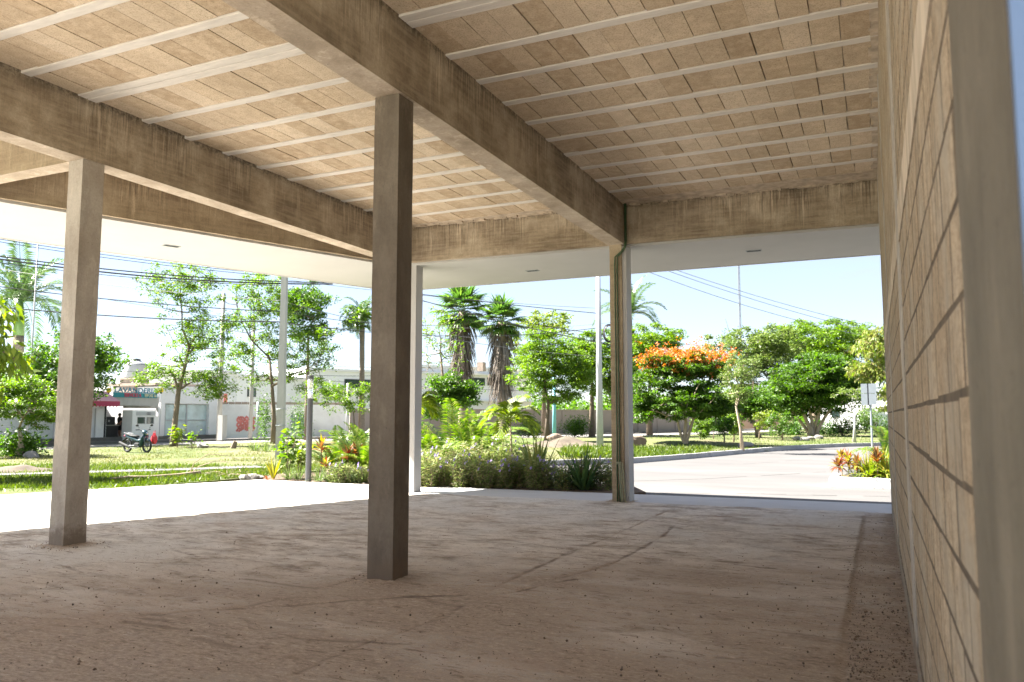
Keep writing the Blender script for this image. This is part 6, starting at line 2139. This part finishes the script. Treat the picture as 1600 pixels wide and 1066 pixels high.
# ------------------------------------------------------------------ person in the laundry doorway
pxw = FX - 1.6
yp, _ = fp(187.5, 660, pxw)
pe = thing('person', 'person in dark clothes standing in the laundry opening', 'person', (pxw, yp, GZ))
def skin_body(name, verts, edges, radii, mats, parent, root_i=0):
    me = bpy.data.meshes.new(name)
    me.from_pydata(verts, edges, [])
    o = bpy.data.objects.new(name, me)
    COL.objects.link(o)
    o.parent = parent
    OFF[o.name] = OFF[parent.name]
    mdf = o.modifiers.new('skin', 'SKIN')
    mdf.use_smooth_shade = True
    for i, r_ in enumerate(radii):
        v_ = me.skin_vertices[0].data[i]
        v_.radius = r_ if hasattr(r_, '__len__') else (r_, r_)
        v_.use_root = (i == root_i)
    s_ = o.modifiers.new('smooth', 'SUBSURF')
    s_.levels = 1
    s_.render_levels = 2
    me.materials.append(mats)
    return o
# facing left in the picture (-y) with one arm on the counter; 1.68 m tall
bv = [(0, 0, .92), (0, 0, 1.12), (0, -.01, 1.34), (0, -.02, 1.44), (0, -.05, 1.54), (0, -.07, 1.62),
      (.12, -.0, 1.40), (.17, -.06, 1.14), (.14, -.26, 1.02), (.13, -.34, 1.0),
      (-.12, 0, 1.40), (-.17, .03, 1.13), (-.15, -.12, .93), (-.14, -.18, .88),
      (.09, 0, .86), (.10, -.03, .48), (.10, .02, .08), (.11, -.14, .03),
      (-.09, 0, .86), (-.10, .04, .48), (-.10, .10, .08), (-.11, -.03, .03)]
be = [(0, 1), (1, 2), (2, 3), (3, 4), (4, 5), (2, 6), (6, 7), (7, 8), (8, 9), (2, 10), (10, 11), (11, 12), (12, 13), (0, 14), (14, 15), (15, 16), (16, 17), (0, 18), (18, 19), (19, 20), (20, 21)]
brd = [.14, .13, .14, .06, .09, .085, .065, .048, .038, .032, .065, .048, .038, .032, .09, .062, .04, .03, .09, .062, .04, .03]
skin_body('body', bv, be, brd, M['skin'], pe)
sv_ = [(0, 0, .90), (0, 0, 1.12), (0, -.01, 1.35), (0, -.02, 1.43), (.13, 0, 1.39), (.175, -.05, 1.18), (-.13, 0, 1.39), (-.175, .03, 1.17)]
skin_body('shirt', sv_, [(0, 1), (1, 2), (2, 3), (2, 4), (4, 5), (2, 6), (6, 7)], [.155, .15, .155, .08, .08, .068, .08, .068], M['blackcloth'], pe)
hv = [(0, 0, .95), (.09, 0, .86), (.10, -.025, .56), (-.09, 0, .86), (-.10, .035, .56)]
skin_body('shorts', hv, [(0, 1), (1, 2), (0, 3), (3, 4)], [.155, .105, .085, .105, .085], M['blackcloth'], pe)
hd = MB()
V, F = [], []
for i in range(9):
    a = pi * .62 * i / 8
    for j in range(12):
        b_ = 2 * pi * j / 12
        V.append((.098 * sin(a) * cos(b_), -.05 + .108 * sin(a) * sin(b_) + .012, 1.60 + .125 * cos(a)))
for i in range(8):
    for j in range(12):
        F.append((i * 12 + j, (i + 1) * 12 + j, (i + 1) * 12 + (j + 1) % 12, i * 12 + (j + 1) % 12))
hd.add(V, F)
hd.build('hair', M['blackcloth'], pe, local=True, smooth=True)
